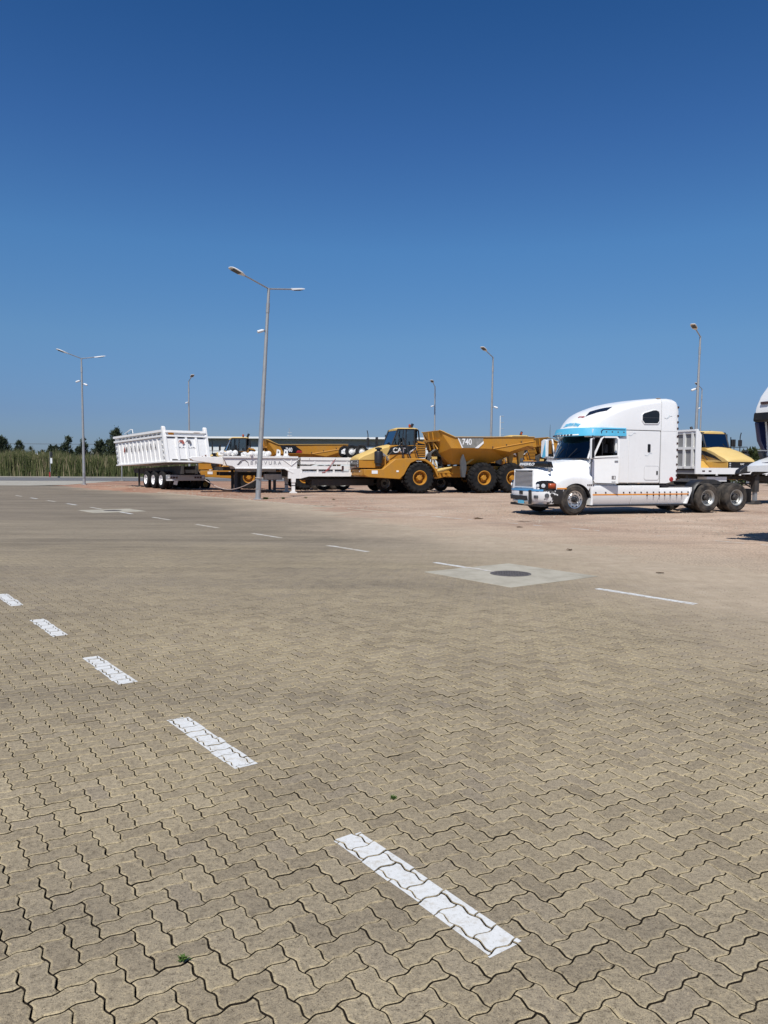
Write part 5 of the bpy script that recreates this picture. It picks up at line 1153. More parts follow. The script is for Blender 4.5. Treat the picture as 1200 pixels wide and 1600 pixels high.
    for s in (1, -1):
        m = MB(); m.tube([(-4.70, s*1.69, 2.70), (-7.55, s*1.69, 3.20)], .045, 5); m.prism([(-4.70, 2.68), (-5.81, 2.53), (-7.05, 2.92), (-7.66, 2.83), (-7.60, 3.22), (-4.7, 2.74)], s*1.655, s*1.70); m.build('side_rib', Y_, body)
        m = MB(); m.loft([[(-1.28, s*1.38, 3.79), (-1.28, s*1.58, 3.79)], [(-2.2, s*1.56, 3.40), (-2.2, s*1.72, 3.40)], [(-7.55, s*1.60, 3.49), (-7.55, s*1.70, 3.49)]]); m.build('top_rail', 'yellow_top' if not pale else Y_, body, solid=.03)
    m = MB()
    for y in (-1.0, -.35, .35, 1.0): m.prism([(-1.29, 3.7), (-1.21, 3.7), (-1.37, 2.60), (-1.45, 2.60)], y-.05, y+.05) if abs(y) < .9 else None
    m.box(-1.40, -1.28, -1.25, 1.25, 3.12, 3.24); m.tube([(-1.42, -.9, 2.65), (-1.33, -.3, 3.2)], .05, 4); m.tube([(-1.42, .9, 2.65), (-1.33, .3, 3.2)], .05, 4); m.build('headboard_rib', Y_, body)
    MB().prism([(-7.40, 3.46), (-7.66, 3.40), (-8.0, 2.85), (-7.75, 2.72), (-7.55, 2.80)], -1.60, 1.60).build('tail_gate', Y_, body, bev=.02) if False else None
    [MB().prism([(-6.85, 2.75), (-7.35, 2.70), (-7.15, 1.70), (-6.95, 1.70)], s*.55, s*.78).build('body_pivot', 'yellow_top' if not pale else Y_, t, bev=.02) for s in (1, -1)]
    for s in (1, -1):
        MB().tube([(-2.85, s*.95, 1.5), (-4.3, s*1.0, 2.5)], .07, 8).build('lift_cylinder', 'yellow_top' if not pale else Y_, t)
        MB().prism([(-2.72, .98), (-2.92, .95), (-3.02, 1.5), (-2.98, 1.9), (-2.80, 2.35), (-2.66, 1.9)], s*1.35, s*1.60).build('mud_flap', 'grey_plastic', t, bev=.02)
        if decal == 'worn':
            d = MB().prism([(-2.42, 3.33), (-4.06, 3.36), (-4.06, 3.14), (-3.62, 2.75), (-2.72, 2.73)], s*1.655, s*1.668).build('model_panel', 'worn_plate', body)
            e = MB(); e.prism([(-2.36, 3.34), (-2.44, 3.34), (-2.74, 2.73), (-2.66, 2.73)], s*1.668, s*1.674); e.prism([(-4.08, 3.16), (-4.08, 3.02), (-3.74, 2.73), (-3.50, 2.73)], s*1.668, s*1.674); e.build('white_flash', 'white_paint', body)
            if s > 0: text('lettering', '740', .50, 'white_paint', body, (-2.66, 1.676, 2.93), (-1, 0, 0), (0, 0, 1), .003, .85, off=.012)
        else:
            d = MB().prism([(-2.30, 3.30), (-3.45, 3.30), (-3.95, 2.95), (-3.80, 2.76), (-2.6, 2.74)], s*1.655, s*1.668).build('model_panel', 'black_gloss', body)
            MB().prism([(-3.62, 2.98), (-3.97, 2.93), (-3.95, 2.78), (-3.5, 2.78)], s*1.668, s*1.674).build('red_flash', 'red', body)
            if s > 0: text('lettering', '740', .42, 'white_paint', body, (-2.72, 1.676, 2.86), (-1, 0, 0), (0, 0, 1), .003, .8, off=.012)
            else: text('lettering', '740', .42, 'white_paint', body, (-3.35, -1.676, 2.86), (1, 0, 0), (0, 0, 1), .003, .8, off=.012)
    for x, z in ((-4.68, 2.8), (-5.6, 2.95), (-6.6, 3.15), (-7.5, 3.3)): MB().box(x-.03, x+.03, 1.69, 1.72, z-.04, z+.04).build('bolt_plate', 'dark_steel', body)
    return t
dump_truck('nearest yellow articulated dump truck facing left with a worn grey 740 panel on its bed', (1.61, 46.97, 0), R(198), False, 'worn')
dump_truck('yellow articulated dump truck parked behind the white trailers with a black 740 panel', (-10.45, 58.1, -.2), R(198), False, 'black')
dump_truck('yellow dump truck hidden behind the nearest one, only cab roof and bed corner showing', (10.1, 56.8, 0), R(198), False, 'black')
dump_truck('pale yellow dump truck facing the camera behind the white flatbed at the right', (20.3, 49.4, 0), R(-73), True, 'black')

# ------------------------------------------------------------------ white tipping trailer
def tipper():
    t = thing('tipping_trailer', 'white ribbed tipping trailer with raked body parked alone at the left of the row', 'trailer', (-12.75+.77, 48.2-1.05, .13), R(126.5))
    W = 1.30; L = 9.6; rk = .62
    zb = lambda x: 1.66-.026*x; ztp = lambda x: 3.60-.020*x
    P = lambda x, u: (x+rk*u, zb(x)+(ztp(x)-zb(x))*u)     # x along, u up the raked side
    m = MB()
    a = [P(0, 0), P(L, 0), P(L, 1), P(0, 1)]
    rows = [[(a[0][0], s*W, a[0][1]), (a[1][0], s*W, a[1][1]), (a[2][0], s*W, a[2][1]), (a[3][0], s*W, a[3][1])] for s in (1, -1)]
    m.add(rows[0]+rows[1], [(0, 1, 2, 3), (4, 7, 6, 5), (0, 4, 5, 1), (0, 3, 7, 4), (1, 5, 6, 2)]); b = m.build('tipper_body', 'trailer_white', t, smooth=0, solid=.05)
    for s in (1, -1):
        rib = None
        for k in range(12):
            x = .55+k*(L-.9)/11.6; p0 = P(x, .03); p1 = P(x, .80); wd = .17
            mm = MB().prism([(p0[0]-wd/2, p0[1]), (p0[0]+wd/2, p0[1]), (p1[0]+wd/2, p1[1]), (p1[0]-wd/2, p1[1])], s*W, s*(W+.05)); mm.build('side_rib', 'trailer_white', b)
        for u0, u1, dd in ((.80, .86, .10), (.95, 1.02, .12), (0, .04, .10)):
            q = [P(-.05, u0), P(L, u0), P(L, u1), P(-.05, u1)]; MB().prism(q, s*(W+.001), s*(W+dd)).build('side_rail', 'trailer_white', b)
        q = [P(-.12, -.01), P(.16, -.01), P(.16, 1.10), P(.02, 1.13), P(-.12, 1.10)]; MB().prism(q, s*(W-.06), s*(W+.13)).build('corner_post', 'trailer_white', b, bev=.02)
        for k in range(4):
            p = P(.32, .18+k*.17); MB().box(p[0]-.12, p[0]+.12, s*(W+.02), s*(W+.12), p[1], p[1]+.03).build('ladder_rung', 'grey_metal', b)
            p = P(L-.25, .14+k*.17); MB().box(p[0]-.12, p[0]+.12, s*(W+.02), s*(W+.10), p[1], p[1]+.03).build('ladder_rung', 'grey_metal', b)
        for k in range(11):
            p = P(.55+(k+.5)*(L-.9)/11.6, .86); MB().box(p[0]-.17, p[0]+.17, s*(W+.01), s*(W+.05), p[1]+.01, p[1]+.07).build('tarp_hook', 'dark_steel', b)
    # letters, one between each pair of ribs, weathered
    xs_ = [.55+(k+.5)*(L-.9)/11.6 for k in range(11)]
    for k, ch in enumerate('BRAVURA'):
        x = xs_[7-k]; p = P(x, .42); text('lettering', ch, .62, 'decal_dark', b, (p[0]+.18, W+.052, p[1]), (-1, 0, 0), (.32, 0, 1), .003, .75)
    for k, (dx, mt) in enumerate(((0, 'decal_red'), (.42, 'decal_dark'))):
        p = P(xs_[9]-dx, .42); m = MB(); m.prism([(p[0], p[1]), (p[0]-.1, p[1]+.12), (p[0]-.05, p[1]+.42), (p[0]+.10, p[1]+.30), (p[0]+.16, p[1]+.10)], W+.05, W+.06); m.build('logo', mt, b)
    # tailgate
    tl = lambda y, u, o=0: (P(0, u)[0]-.07-o, y, P(0, u)[1])
    m = MB(); m.add([tl(-W+.05, 0), tl(W-.05, 0), tl(W-.05, .97), tl(-W+.05, .97), *[(x+.06, y, z) for x, y, z in (tl(-W+.05, 0), tl(W-.05, 0), tl(W-.05, .97), tl(-W+.05, .97))]], [(0, 3, 2, 1), (4, 5, 6, 7), (0, 1, 5, 4), (1, 2, 6, 5), (2, 3, 7, 6), (3, 0, 4, 7)]); tg = m.build('tail_gate', 'trailer_white', t, smooth=0)
    def bar(y0, y1, u0, u1, o, name='gate_rib', mat='trailer_white', par=None):
        m = MB(); A = [tl(y0, u0), tl(y1, u0), tl(y1, u1), tl(y0, u1)]; B = [(x-o, y, z) for x, y, z in A]; m.add(A+B, [(0, 1, 2, 3), (7, 6, 5, 4), (0, 4, 5, 1), (1, 5, 6, 2), (2, 6, 7, 3), (3, 7, 4, 0)]); return m.build(name, mat, par or tg, smooth=0)
    for y in (-.62, .02, .64): bar(y-.07, y+.07, .06, .80, .07)
    bar(-W, W, .80, .85, .09); bar(-W, W, .93, 1.0, .12); bar(-W+.02, W-.02, .0, .05, .10); bar(-1.0, 1.05, .055, .095, .02, 'painted_gap_shadow', 'dark_steel')  # last bar is a dark strip painted in for the gap's shadow
    for y in (-.9, -.3, .33, .95): bar(y-.22, y+.22, .765, .80, .015, 'slot', 'dark_steel')
    bar(.75, 1.1, .86, .93, .02, 'rust_patch', 'orange'); bar(-.9, -.5, .935, .95, .125, 'rust_patch', 'rust')
    for y, fl_ in ((.35, 1), (-.10, 1)):
        m = MB(); A = [(y+.22, .60), (y+.1, .70), (y-.12, .70), (y-.20, .60), (y-.05, .56), (y-.02, .64), (y+.12, .65)]; m.add([tl(a_, u_, .078) for a_, u_ in A], [tuple(range(7))]); m.build('logo', 'decal_red' if y > 0 else 'decal_dark', tg, smooth=0, solid=.004)
    text('lettering', 'BRAVURA', .13, 'decal_grey', tg, tl(.75, .44, .010), (0, -1, 0), (rk*.95/2.0, 0, 1), .002, 2.6)
    for y, u_ in ((-1.05, .10), (-.9, .16), (-1.12, .20)): bar(y-.04, y+.04, u_, u_+.04, .04, 'rust_patch', 'rust')
    # chassis
    m = MB(); [m.prism([(-.2, .95), (-.2, 1.45), (8.6, 1.22), (8.6, .95), (6.0, .85), (5.0, .9)], s*.45-.06, s*.45+.06) for s in (1, -1)]
    for x in (0, 1.5, 2.9, 5, 7, 8.4): m.box(x-.06, x+.06, -.45, .45, 1.0, 1.2)
    m.build('chassis_frame', 'dark_steel', t)
    m = MB(); [m.tube([(x, -1.0, .55), (x, 1.0, .55)], .08, 8) for x in (1.45, 2.8, 4.16)]; [m.box(1.0, 4.7, s*.62-.05, s*.62+.05, .80, .92) for s in (1, -1)]; m.build('axle_set', 'black', t)
    for x in (1.45, 2.8, 4.16):
        for s in (1, -1): wheel(t, 'trailer', x, s*1.24, .55, s); wheel(t, 'trailer', x, s*.90, .55, s)
    for s in (1, -1): MB().tube([(6.8, s*.75, 1.2), (6.8, s*.75, .05)], .07, 8).build('landing_leg', 'dark_steel', t); MB().box(6.6, 7.0, s*.75-.15, s*.75+.15, -.03, .04).build('foot', 'dark_steel', t)
    m = MB(); m.box(.44, .56, -1.25, 1.25, .52, .88); rb_ = m.build('rear_bumper', 'galvanised', t, bev=.02)
    for s in (1, -1):
        for k in range(4): MB().box(.425, .44, s*1.18-s*k*.17, s*1.18-s*(k*.17+.13), .66, .78).build('tail_light', 'maroon' if k else 'lens', rb_)
        MB().box(.56, 1.1, s*.45-.04, s*.45+.04, .7, 1.2).build('bumper_bracket', 'dark_steel', rb_)
    MB().box(.42, .44, .75, 1.25, .53, .60).build('reflective_tape', 'white_paint', rb_)
    m = MB(); m.box(.46, .48, .62, .86, .10, .48); m.build('loose_plate', 'aluminium', t).rotation_euler = (R(14), 0, 0)
    m = MB(); pts = [P(7.2, 1.0), P(6.9, 1.0)]; m.tube([(6.9, W-.2, 3.6), (7.0, W-.2, 3.85), (7.4, W-.2, 3.88), (8.6, W-.2, 3.62)], .03, 6); m.build('tarp_bow', 'trailer_white', t)
    return t
tipper()

# ------------------------------------------------------------------ white low bed trailer with gooseneck, frame stacked on it
def axle_unit(label, loc, rz, tyres=False, s=1.0, z=0):
    t = thing('trailer_axle', label, 'axle', loc, rz, 'white axles lying on the trailers')
    MB().tube([(0, -.85, 0), (0, .85, 0)], .075*s, 10).build('axle_tube', 'trailer_white', t)
    for q in (1, -1):
        MB().lathe([(.0001, q*.95), (.10*s, q*.94), (.12*s, q*.86), (.20*s, q*.84), (.21*s, q*.62), (.12*s, q*.60), (.08*s, q*.55)], 18).build('hub_drum', 'trailer_white', t)
    MB().lathe([(.0001, -.30), (.14*s, -.28), (.15*s, 0), (.14*s, .16), (.0001, .18)], 14, (.26, .35, .05)).build('air_chamber', 'trailer_white', t)
    MB().box(-.12, .30, -.5, -.4, -.12, .10).build('spring_bracket', 'trailer_white', t)
    if tyres:
        for q in (1, -1): o = link('wheel', WMESH['trailer'][0], t, (0, q*.9, 0), (0, 0, 0 if q > 0 else math.pi), (.72,)*3); link('rim', WMESH['rear'][1], o)
    return t
def lowbed():
    t = thing('low_bed_trailer', 'white low bed trailer with a lettered gooseneck standing on its landing legs', 'trailer', (-5.6, 46.9, 0), R(198))
    for s in (1, -1):
        m = MB(); m.prism([(4.25, 2.06), (4.05, 1.62), (3.75, 1.58), (3.60, 1.47), (.70, 1.47), (.22, 1.20), (-.05, 1.20), (-.05, 2.06)], s*1.10, s*1.16); n_ = m.build('gooseneck_beam', 'trailer_white', t)
        m = MB(); m.box(-.1, 4.25, s*1.02, s*1.24, 2.06, 2.16); m.prism([(3.6, 1.42), (3.6, 1.47), (.70, 1.47), (.2, 1.2), (.2, 1.15), (.72, 1.42)], s*1.02, s*1.22); m.build('beam_flange', 'trailer_white', t)
        for x0, x1 in ((.55, .30), (.05, .30)): MB().tube([(x0*2.2-.35 if x0 > .3 else -.18, s*1.18, 2.02), (.30, s*1.18, 1.62)], .022, 5).build('gusset', 'trailer_white', t)
        MB().box(.27, .33, s*1.16, s*1.19, 1.62, 2.02).build('gusset', 'trailer_white', t)
        MB().tube([(.26, s*1.19, 1.56), (.26, s*1.19, 1.56+.001)], .14, 12).build('pivot_boss', 'faded_white', t) if False else None
        l_ = MB(); l_.prism([(.48, 1.45), (.48, .85), (.30, .85), (.28, .62), (.05, .62), (.03, .85), (-.25, .85), (-.25, 1.45)], s*.95, s*1.2); l_.build('leg_housing', 'trailer_white', t)
        lg = MB(); lg.box(.07, .26, s*1.0, s*1.16, .10, 1.3); lg = lg.build('landing_leg', 'trailer_white', t); MB().box(.055, .275, s*.985, s*1.175, .42, .46).build('leg_band', 'black', lg)
        MB().prism([(.10, .10), (.23, .10), (.38, .02), (.38, -.02), (-.05, -.02), (-.05, .02)], s*.93, s*1.22).build('foot', 'trailer_white', lg)
        # bed
        r_ = MB(); r_.prism([(-.25, 1.22), (-.25, .85), (-.75, .98), (-8.5, .98), (-8.5, 1.22)], s*1.12, s*1.24); r_.build('side_rail', 'trailer_white', t)
        u_ = MB(); u_.box(-8.5, -.25, s*1.06, s*1.22, 1.40, 1.60); u_.build('upper_rail', 'trailer_white', t)
        for k in range(9): MB().box(-.35-k*1.0, -.25-k*1.0, s*1.12, s*1.21, 1.22, 1.40).build('stake', 'trailer_white', t)
        MB().prism([(-3.35, .99), (-3.55, .99), (-3.75, 1.21), (-3.45, 1.21)], s*1.243, s*1.25).build('black_tape', 'black', t)
        MB().box(-2.9, -2.78, s*1.21, s*1.25, 1.32, 1.62).build('reflector', 'maroon', t)
    text('lettering', 'B R A V U R A', .30, 'decal_grey', t, (2.72, 1.168, 1.67), (-1, 0, 0), (0, 0, 1), .003, 1.0)
    m = MB(); m.tube([(3.45, 1.17, 1.66), (3.30, 1.17, 1.86), (3.05, 1.17, 1.93), (2.86, 1.17, 1.80), (2.82, 1.17, 1.62)], .02, 4); m.prism([(3.5, 1.66), (3.3, 1.84), (3.2, 1.80), (3.4, 1.64)], 1.165, 1.172); m.build('logo', 'decal_dark', t)
    m = MB(); m.box(-8.5, 0, -1.12, 1.12, 1.22, 1.30); m.box(0, 4.0, -1.1, 1.1, 1.98, 2.05); m.build('deck', 'trailer_white', t)
    m = MB(); [m.box(-8.4, -.3, s*.5-.08, s*.5+.08, .75, 1.2) for s in (1, -1)]; m.box(-.2, .5, -.9, .9, .95, 1.5); m.box(-4.9, -1.0, -.9, .9, .42, .8); m.box(-8.2, -7.7, -.9, .9, .35, .9); m.build('chassis_frame', 'dark_steel', t)  # the low wide boxes are added to fill the shade under the bed
    m = MB(); m.prism([(4.2, 2.10), (4.2, 1.66), (5.9, 1.86), (6.1, 2.0), (6.0, 2.12)], -.62, .62); m.build('neck_nose', 'trailer_white', t, bev=.02)
    m = MB(); [m.box(1.1, 3.4, s*.45-.06, s*.45+.06, 1.25, 1.5) for s in (1, -1)]; m.build('neck_crossmember', 'grey_metal', t)
    for x in (-5.6, -6.9):
        for s in (1, -1): wheel(t, 'rear', x, s*1.15, .55, s)
    m = MB(); m.tube([(-1.7, 1.25, 1.2), (-2.05, 1.26, 1.6), (-2.35, 1.24, 2.0)], .018, 5); m.tube([(-2.05, 1.26, 1.45), (-1.75, 1.26, 1.25), (-1.55, 1.26, 1.22)], .016, 5); m.build('red_strap', 'red', t)
    return t
lowbed()
def frame_trailer(label, loc, rz, z0, L):
    t = thing('flat_frame_trailer', label, 'trailer', (loc[0], loc[1], 0), rz)
    for s in (1, -1):
        MB().box(-L, 0, s*1.10, s*1.22, z0, z0+.22).build('side_rail', 'trailer_white', t)
        MB().prism([(0, z0+.24), (-L, z0+.24), (-L, z0+.42), (0, z0+.42)], s*1.16, s*1.26).build('upper_rail', 'trailer_white', t)
        for k in range(int(L)): MB().box(-.9-k*1.0, -.82-k*1.0, s*1.22, s*1.24, z0, z0+.20).build('stake', 'faded_white', t)
    MB().box(-L, 0, -1.15, 1.15, z0+.36, z0+.40).build('deck', 'trailer_white', t)
    for k in range(3): MB().box(-.03-k*1.6-.5, -k*1.6-.5, 1.262, 1.275, z0+.30, z0+.34).build('tie_ring', 'dark_steel', t)
    for x in (-.5, -L+.5): MB().box(x-.1, x+.1, -1.1, 1.1, z0-.06, z0).build('cross_beam', 'trailer_white', t)
    return t
frame_trailer('white flat trailer frame stacked on top of the low bed trailer', (-5.35, 47.0), R(198), 1.70, 8.0)
ct, st_ = math.cos(R(198)), math.sin(R(198))
def LB(x, y): return (-5.6+x*ct-y*st_, 46.9+x*st_+y*ct)
for (x, y, z, lb, a) in ((4.05, .3, 2.36, 'white axle lying on the gooseneck, leftmost of the row', 8), (3.45, .0, 2.40, 'white axle second from the left on the gooseneck', -6), (2.75, .4, 2.30, 'white axle just left of the leaning lamp post', 5), (2.25, -.2, 2.36, 'white axle hidden partly by the leaning lamp post', 0), (1.55, .2, 2.36, 'white axle just right of the leaning lamp post', -4)):
    px, py = LB(x, y); axle_unit(lb, (px, py, z-.04), R(198+a), s=.72)
for (x, y, lb) in ((-3.75, -.9, 'white axle with dark tyres on the stacked frame, left one'), (-4.3, -.5, 'white axle with dark tyres on the stacked frame, right one by the dump truck nose')):
    px, py = LB(x, y); axle_unit(lb, (px, py, 2.52), R(198), tyres=True, s=.9)
for (x, y, lb) in ((1.0, .6, 'white upright lug plate on the gooseneck, left of a pair'), (.55, .6, 'white upright lug plate on the gooseneck, right of a pair')):
    px, py = LB(x, y); t = thing('lug_plate', lb, 'bracket', (px, py, 2.16), R(198), 'pair of upright lug plates')
    MB().prism([(-.16, 0), (-.16, .36), (-.04, .42), (.06, .42), (.10, 0)], -.02, .02).build('plate', 'trailer_white', t); MB().prism([(-.06, .20), (.01, .20), (.01, .30), (-.06, .30)], .02, .028).build('hole', 'black', t); MB().prism([(-.2, 0), (.14, 0), (.14, .05), (-.2, .05)], -.2, .2).build('foot', 'trailer_white', t)
# dark frame added to fill the shaded gap behind the low bed trailer
t = thing('shade_filler_frame', 'added dark frame filling the shaded gap between the low bed trailer and the dump truck behind it', 'trailer', (*LB(0.6, -3.4), 0), R(198))
for y in (-.9, .9): MB().box(-6, 3.5, y-.1, y+.1, .98, 1.2).build('side_rail', 'dark_steel', t)
for k_ in range(8): MB().box(-5.8+k_*1.25, -5.6+k_*1.25, -.8, .8, 1.0, 1.18).build('cross_beam', 'dark_steel', t)
for x in (-4.4, -3.1): 
    for s in (1, -1): wheel(t, 'rear', x, s*1.15, .55, s)
for y in (-.8, .8): MB().box(2.2, 2.4, y-.1, y+.1, 0, 1.0).build('landing_leg', 'dark_steel', t)
t = thing('shade_filler_frame', 'added dark frame filling the shaded gap beneath the nearest yellow dump truck', 'trailer', (7.0, 52.6, 0), R(198))  # second frame, added to keep the view under the truck dark
for y in (-.9, .9): MB().box(-4.5, 8.5, y-.1, y+.1, .55, 1.2).build('side_rail', 'dark_steel', t)
for k_ in range(10): MB().box(-4.3+k_*1.35, -4.1+k_*1.35, -.8, .8, .7, 1.15).build('cross_beam', 'dark_steel', t)
for x in (-3.2, -1.9, 3.8, 5.1):
    for s in (1, -1): wheel(t, 'rear', x, s*1.15, .53, s)
MB().box(-1.0, 3.0, -.9, .9, .25, .75).build('shade_filler_box', 'dark_steel', t)  # dark box added to close the same shaded gap
t = thing('support_trestle', 'dark steel trailer front standing on legs beneath the white gooseneck', 'trestle', (*LB(1.2, -2.6), 0), R(198))
for x in (-.4, 2.0):
    for y in (-.9, .9): l_ = MB().box(x-.08, x+.08, y-.08, y+.08, .05, 1.3).build('leg', 'grey_plastic', t); MB().box(x-.2, x+.2, y-.2, y+.2, 0, .05).build('foot', 'grey_metal', l_)
MB().box(-1.0, 3.2, -1.1, 1.1, 1.3, 1.52).build('top_frame', 'dark_steel', t); MB().box(-.5, .0, -1.0, 1.0, .7, 1.3).build('end_plate', 'grey_plastic', t)
t = thing('white_toolbox', 'small white box under the gooseneck behind the legs', 'box', (*LB(.9, -1.7), .72), R(198)); MB().box(-.55, .55, -.2, .2, 0, .36).build('box_shell', 'trailer_white', t, bev=.02); MB().box(-.5, .5, .2, .215, .02, .34).build('lid', 'trailer_white', t)
# rope from the lamp post to the tipping trailer
r0 = Vector((-6.02+.06, 36.68-.14, 1.02)); r1 = Vector((-11.25, 48.15, .72))
pts = [r0.lerp(r1, i/14)+Vector((0, 0, -.62*math.sin(math.pi*i/14)*(1-.1*i/14))) for i in range(15)]
o = MB().tube(pts, .022, 6).build('tow_rope', 'rope_fibre', None); tag(o, 'pale rope sagging from the leaning lamp post toward the tipping trailer', 'rope')
rg = MB().tube([Vector((-5.985, 36.72, 1.02))+Vector((.155*math.cos(a), .155*math.sin(a), .01*math.sin(3*a))) for a in [R(i*24) for i in range(16)]], .02, 6).build('rope_loop', 'rope_fibre', o)
# spare wheel under the tipper tail side
t = thing('spare_wheel', 'dark tyre with a yellow rim leaning behind the tipping trailer bumper', 'wheel', (-11.75, 50.6, .36), R(215)); MB().box(-.02, .02, -.1, -.05, -.02, .02).build('valve', 'black', t)
wo = link('tyre', WMESH['trailer'][0], t, scale=(.65, .65, .65)); MB().lathe([(.29, -.05), (.28, -.01), (.2, -.06), (.0001, -.07)], 24).build('rim', 'yellow', wo)
o = MB().box(-.4, .4, -.08, .08, 0, .1).build('timber_block', 'stone', None, bev=.01); o.location = (5.1, 50.5, 0); o.rotation_euler = (0, 0, R(18)); tag(o, 'pale block lying in the shade under the nearest dump truck', 'block')

# ------------------------------------------------------------------ flatbed semi trailer behind the tractor unit
def flatbed():
    t = thing('flatbed_trailer', 'white edged flatbed trailer with a ribbed headboard behind the tractor unit', 'trailer', (13.38+.342*-1.22*-1, 33.0+.94*1.22, 0), R(200))
    t.location = (13.38-.342*1.22, 33.0+.94*1.22, 0)
    for s in (1, -1): 
        MB().box(-12.3, 0, s*1.18, s*1.25, 1.34, 1.61).build('side_rail', 'white_paint', t)
        MB().prism([(0, 1.32), (.0, 3.20), (-.1, 3.30), (-.22, 3.20), (-.22, 1.62), (-.3, 1.32)], s*1.12, s*1.26).build('corner_post', 'white_paint', t, bev=.01) if False else None
    MB().box(-12.3, 0, -1.18, 1.18, 1.50, 1.60).build('deck', 'dark_steel', t)
    hb = MB().box(-.10, -.02, -1.2, 1.2, 1.34, 3.22).build('headboard', 'wall_grey', t)
    for y in (-1.0, -.5, 0, .5, 1.0): MB().box(-.02, .06, y-.06, y+.06, 1.62, 3.16).build('rib', 'faded_white', hb)
    for z in (1.62, 2.45, 3.12): MB().box(-.02, .045, -1.18, 1.18, z-.05, z+.06).build('rib', 'faded_white', hb)
    m = MB(); m.prism([(.07, 1.34), (.07, 3.26), (.0, 3.26), (-.20, 3.02), (-.20, 1.34)], 1.20, 1.28); m.build('corner_post', 'white_paint', hb, bev=.01)
    m = MB(); m.prism([(.07, 1.34), (.07, 3.05), (-.04, 3.26), (-.14, 3.1), (-.14, 1.34)], -1.28, -1.20); m.build('corner_post', 'white_paint', hb, bev=.01)
    MB().box(-.1, .08, -1.2, 1.2, 3.18, 3.26).build('top_rail', 'white_paint', hb)
    m = MB(); [m.prism([(-.2, 1.1), (-.2, 1.34), (-12.2, 1.34), (-12.2, .9), (-5, .9), (-4.2, 1.1)], s*.45-.08, s*.45+.08) for s in (1, -1)]
    for k in range(16): m.box(-.5-k*.75, -.42-k*.75, -1.18, 1.18, 1.24, 1.34)
    m.build('chassis_frame', 'dark_steel', t)
    for s in (1, -1):
        l_ = MB().box(-3.65, -3.40, s*1.0-.13, s*1.0+.10, .55, 1.34).build('landing_leg', 'dark_steel', t); MB().box(-3.60, -3.45, s*1.0-.08, s*1.0+.06, .12, .6).build('inner_leg', 'grey_metal', l_)
        MB().prism([(-3.62, .16), (-3.42, .16), (-3.25, .0), (-3.8, .0)], s*1.0-.18, s*1.0+.18).build('foot', 'dark_steel', l_)
    MB().tube([(-3.5, -1, .9), (-3.5, 1, .9)], .03, 6).build('cross_shaft', 'dark_steel', t); MB().tube([(-3.5, .9, .7), (-2.6, .6, 1.2)], .03, 6).build('brace', 'dark_steel', t); MB().tube([(-3.5, -.9, .7), (-2.6, -.6, 1.2)], .03, 6).build('brace', 'dark_steel', t)
    MB().box(-1.8, -.7, .2, 1.1, 1.02, 1.22).build('white_tank', 'white_paint', t)
    for x in (-1.1, -2.4, -3.9, -5.2): MB().box(x-.04, x+.04, 1.2, 1.262, 1.28, 1.36).build('rope_hook', 'faded_white', t)
    for x in (-.35, -.7, -2.3): MB().box(x-.1, x+.05, 1.25, 1.256, 1.44, 1.50).build('bracket_plate', 'maroon', t)
    for x in (-8.6, -9.9, -11.2):
        for s in (1, -1): wheel(t, 'rear', x, s*1.22, .53, s); wheel(t, 'rear', x, s*.88, .53, s)
    return t
flatbed()

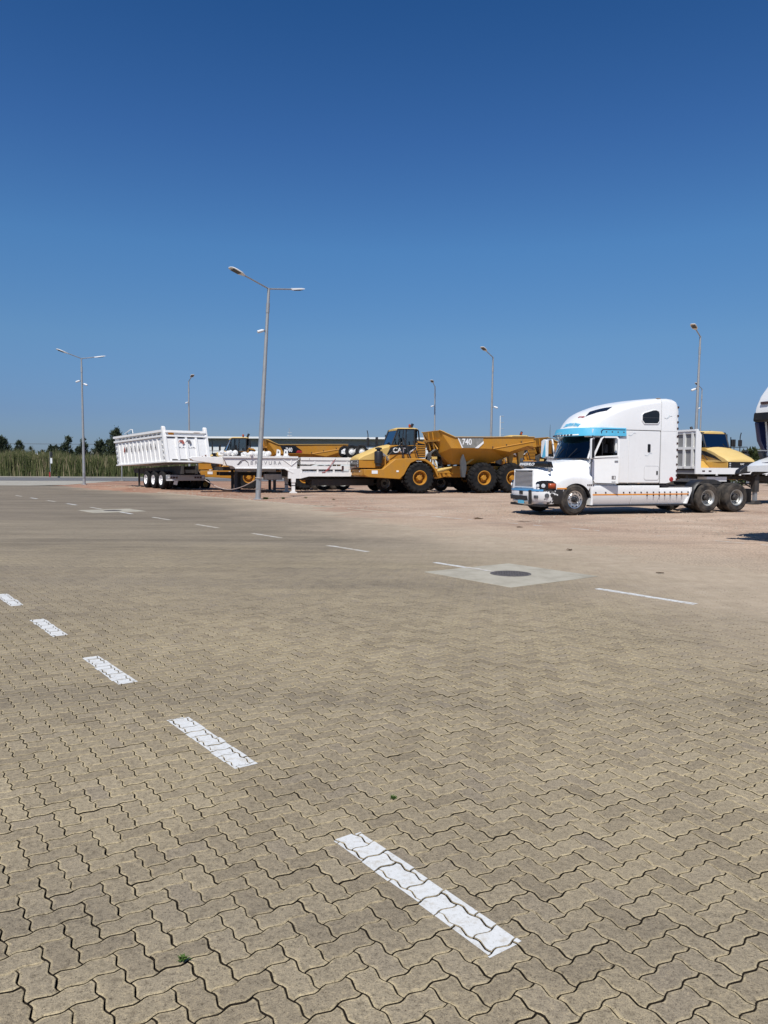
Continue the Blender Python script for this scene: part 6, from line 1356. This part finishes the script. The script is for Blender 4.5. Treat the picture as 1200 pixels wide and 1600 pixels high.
# ------------------------------------------------------------------ cab-over truck at the right edge, front panel swung open
def cabover():
    # local +x forward; face at x = 0, far side is -y
    fx, fy = -.9397, -.342
    far = Vector((8.43, 16.97)); c = far+Vector((.342, -.94))*1.22
    t = thing('cabover_truck', 'white cab over truck cut off by the right edge, black visor and opened front flap', 'truck', (c.x, c.y, 0), R(200))
    # lower cab
    m = MB(); m.prism([(-.28, 1.0), (-.08, 1.85), (-2.2, 1.85), (-2.2, 1.0)], -1.15, 1.22); m.build('cab_lower', 'white_paint', t, bev=.05)
    m = MB()
    for s in (1, -1):
        m.tube([(-.08, s*1.14, 1.85), (.03, s*1.17, 2.66)], .05, 6)
        m.box(-1.2, -1.1, s*1.15, s*1.2, 1.85, 2.7)
    m.box(-2.2, -1.15, -1.2, 1.2, 1.85, 2.70); m.build('cab_upper', 'black', t)
    MB().tube([(-.02, -1.20, 1.86), (.08, -1.22, 2.66)], .035, 6).build('pillar_strip', 'white_paint', t)
    m = MB(); m.loft([[(.00, y, 1.9), (.06, y, 2.66)] for y in (-1.1, -.5, 0, .5, 1.1)]); m.build('windshield', 'dark_glass', t, solid=.01)
    for s in (1, -1):
        g = MB(); g.add([(-.1, s*1.17, 1.9), (-.02, s*1.17, 2.66), (-1.1, s*1.17, 2.66), (-1.1, s*1.17, 1.9)], [(0, 1, 2, 3)]); g.build('side_window', 'dark_glass', t, solid=.01)
    rows = []
    for x, z, w_ in ((.39, 2.86, 1.20), (.37, 3.02, 1.19), (.28, 3.25, 1.17), (.10, 3.52, 1.12), (-.25, 3.72, 1.06), (-.8, 3.78, 1.0), (-1.5, 3.84, 1.0), (-2.2, 3.84, 1.0)):
        rows.append([(x, w_, 2.70), (x, w_, z-.10), (x, w_*.93, z-.02), (x, 0, z+.03), (x, -w_*.93, z-.02), (x, -w_, z-.10), (x, -w_, 2.70)])
    m = MB(); m.loft(rows, caps=True); rf = m.build('roof_fairing', 'white_paint', t, smooth=45)
    MB().box(.36, .41, -1.05, -.85, 2.98, 3.03).build('marker_light', 'maroon', rf); MB().box(.12, .2, -.72, -.64, 2.85, 2.95).build('bracket', 'black', rf)
    m = MB(); m.prism([(-.05, 2.86), (.30, 2.86), (.40, 2.80), (.42, 2.62), (.36, 2.60), (-.05, 2.70)], -1.24, 1.24); m.build('sun_visor', 'deep_black', t, bev=.03)
    # mirror arm and housing on the far side
    m = MB(); m.prism([(.22, 2.66), (.30, 2.60), (.22, 2.2), (.04, 1.92), (-.03, 1.95), (.02, 2.30), (.12, 2.66)], -1.31, -1.2); m.build('mirror_housing', 'navy', t, bev=.02)
    MB().prism([(.16, 1.96), (.02, 1.70), (-.12, 1.72), (-.05, 2.0)], -1.34, -1.22).build('corner_deflector', 'grey_plastic', t, bev=.02)
    MB().tube([(.22, -1.26, 1.99), (.10, -.6, 1.97), (.1, .6, 1.97)], .016, 6).build('grab_rail', 'grey_metal', t)
    # opened front flap sticking out below the windshield
    m = MB(); rows = []
    for x, zt, zb, w_ in ((-.05, 1.88, 1.66, 1.16), (.2, 1.83, 1.62, 1.17), (.5, 1.75, 1.57, 1.15), (.74, 1.65, 1.53, 1.12)):
        rows.append([(x, w_, zb), (x, w_, zt-.04), (x, w_*.9, zt), (x, 0, zt+.03), (x, -w_*.9, zt), (x, -w_, zt-.04), (x, -w_, zb)])
    m.loft(rows, closed=True, caps=True); fl_ = m.build('front_flap', 'white_paint', t, smooth=40)
    m = MB(); m.add([(.62, -.75, 1.722), (.52, .2, 1.785), (.44, 1.0, 1.815), (.66, 1.0, 1.72), (.67, .2, 1.715)], [(0, 1, 2, 3, 4)]); m.build('blue_stripe', 'navy', fl_, smooth=0, solid=.006)
    m = MB(); m.prism([(.62, 1.68), (.78, 1.64), (.92, 1.56), (.96, 1.47), (.86, 1.48), (.64, 1.50)], -1.17, -1.02); m.build('flap_lip', 'black', fl_, bev=.02)
    m = MB(); [m.prism([(-.02, 1.60), (.58, 1.52), (.62, 1.44), (.45, 1.46), (-.02, 1.55)], s*1.02-.04, s*1.02+.04) for s in (1, -1)]; m.build('flap_arm', 'dark_steel', fl_)
    # bumper, chassis and wheels (outside the picture, they ground the cab and its shadow)
    m = MB(); m.prism([(-.10, .42), (-.08, .95), (-.5, .98), (-.5, .42)], -.7, 1.22); m.build('bumper', 'white_paint', t, bev=.04)
    m = MB(); [m.box(-6.2, -.2, s*.42-.05, s*.42+.05, .75, .98) for s in (1, -1)]; m.box(-1.5, -.3, -.6, .6, .55, .98); m.build('chassis_frame', 'dark_steel', t)
    for s in (1, -1):
        wheel(t, 'front', -1.35, s*1.22, .52, s); 
        for x in (-4.3, -5.65): wheel(t, 'rear', x, s*1.22, .53, s); wheel(t, 'rear', x, s*.88, .53, s)
    return t
cabover()
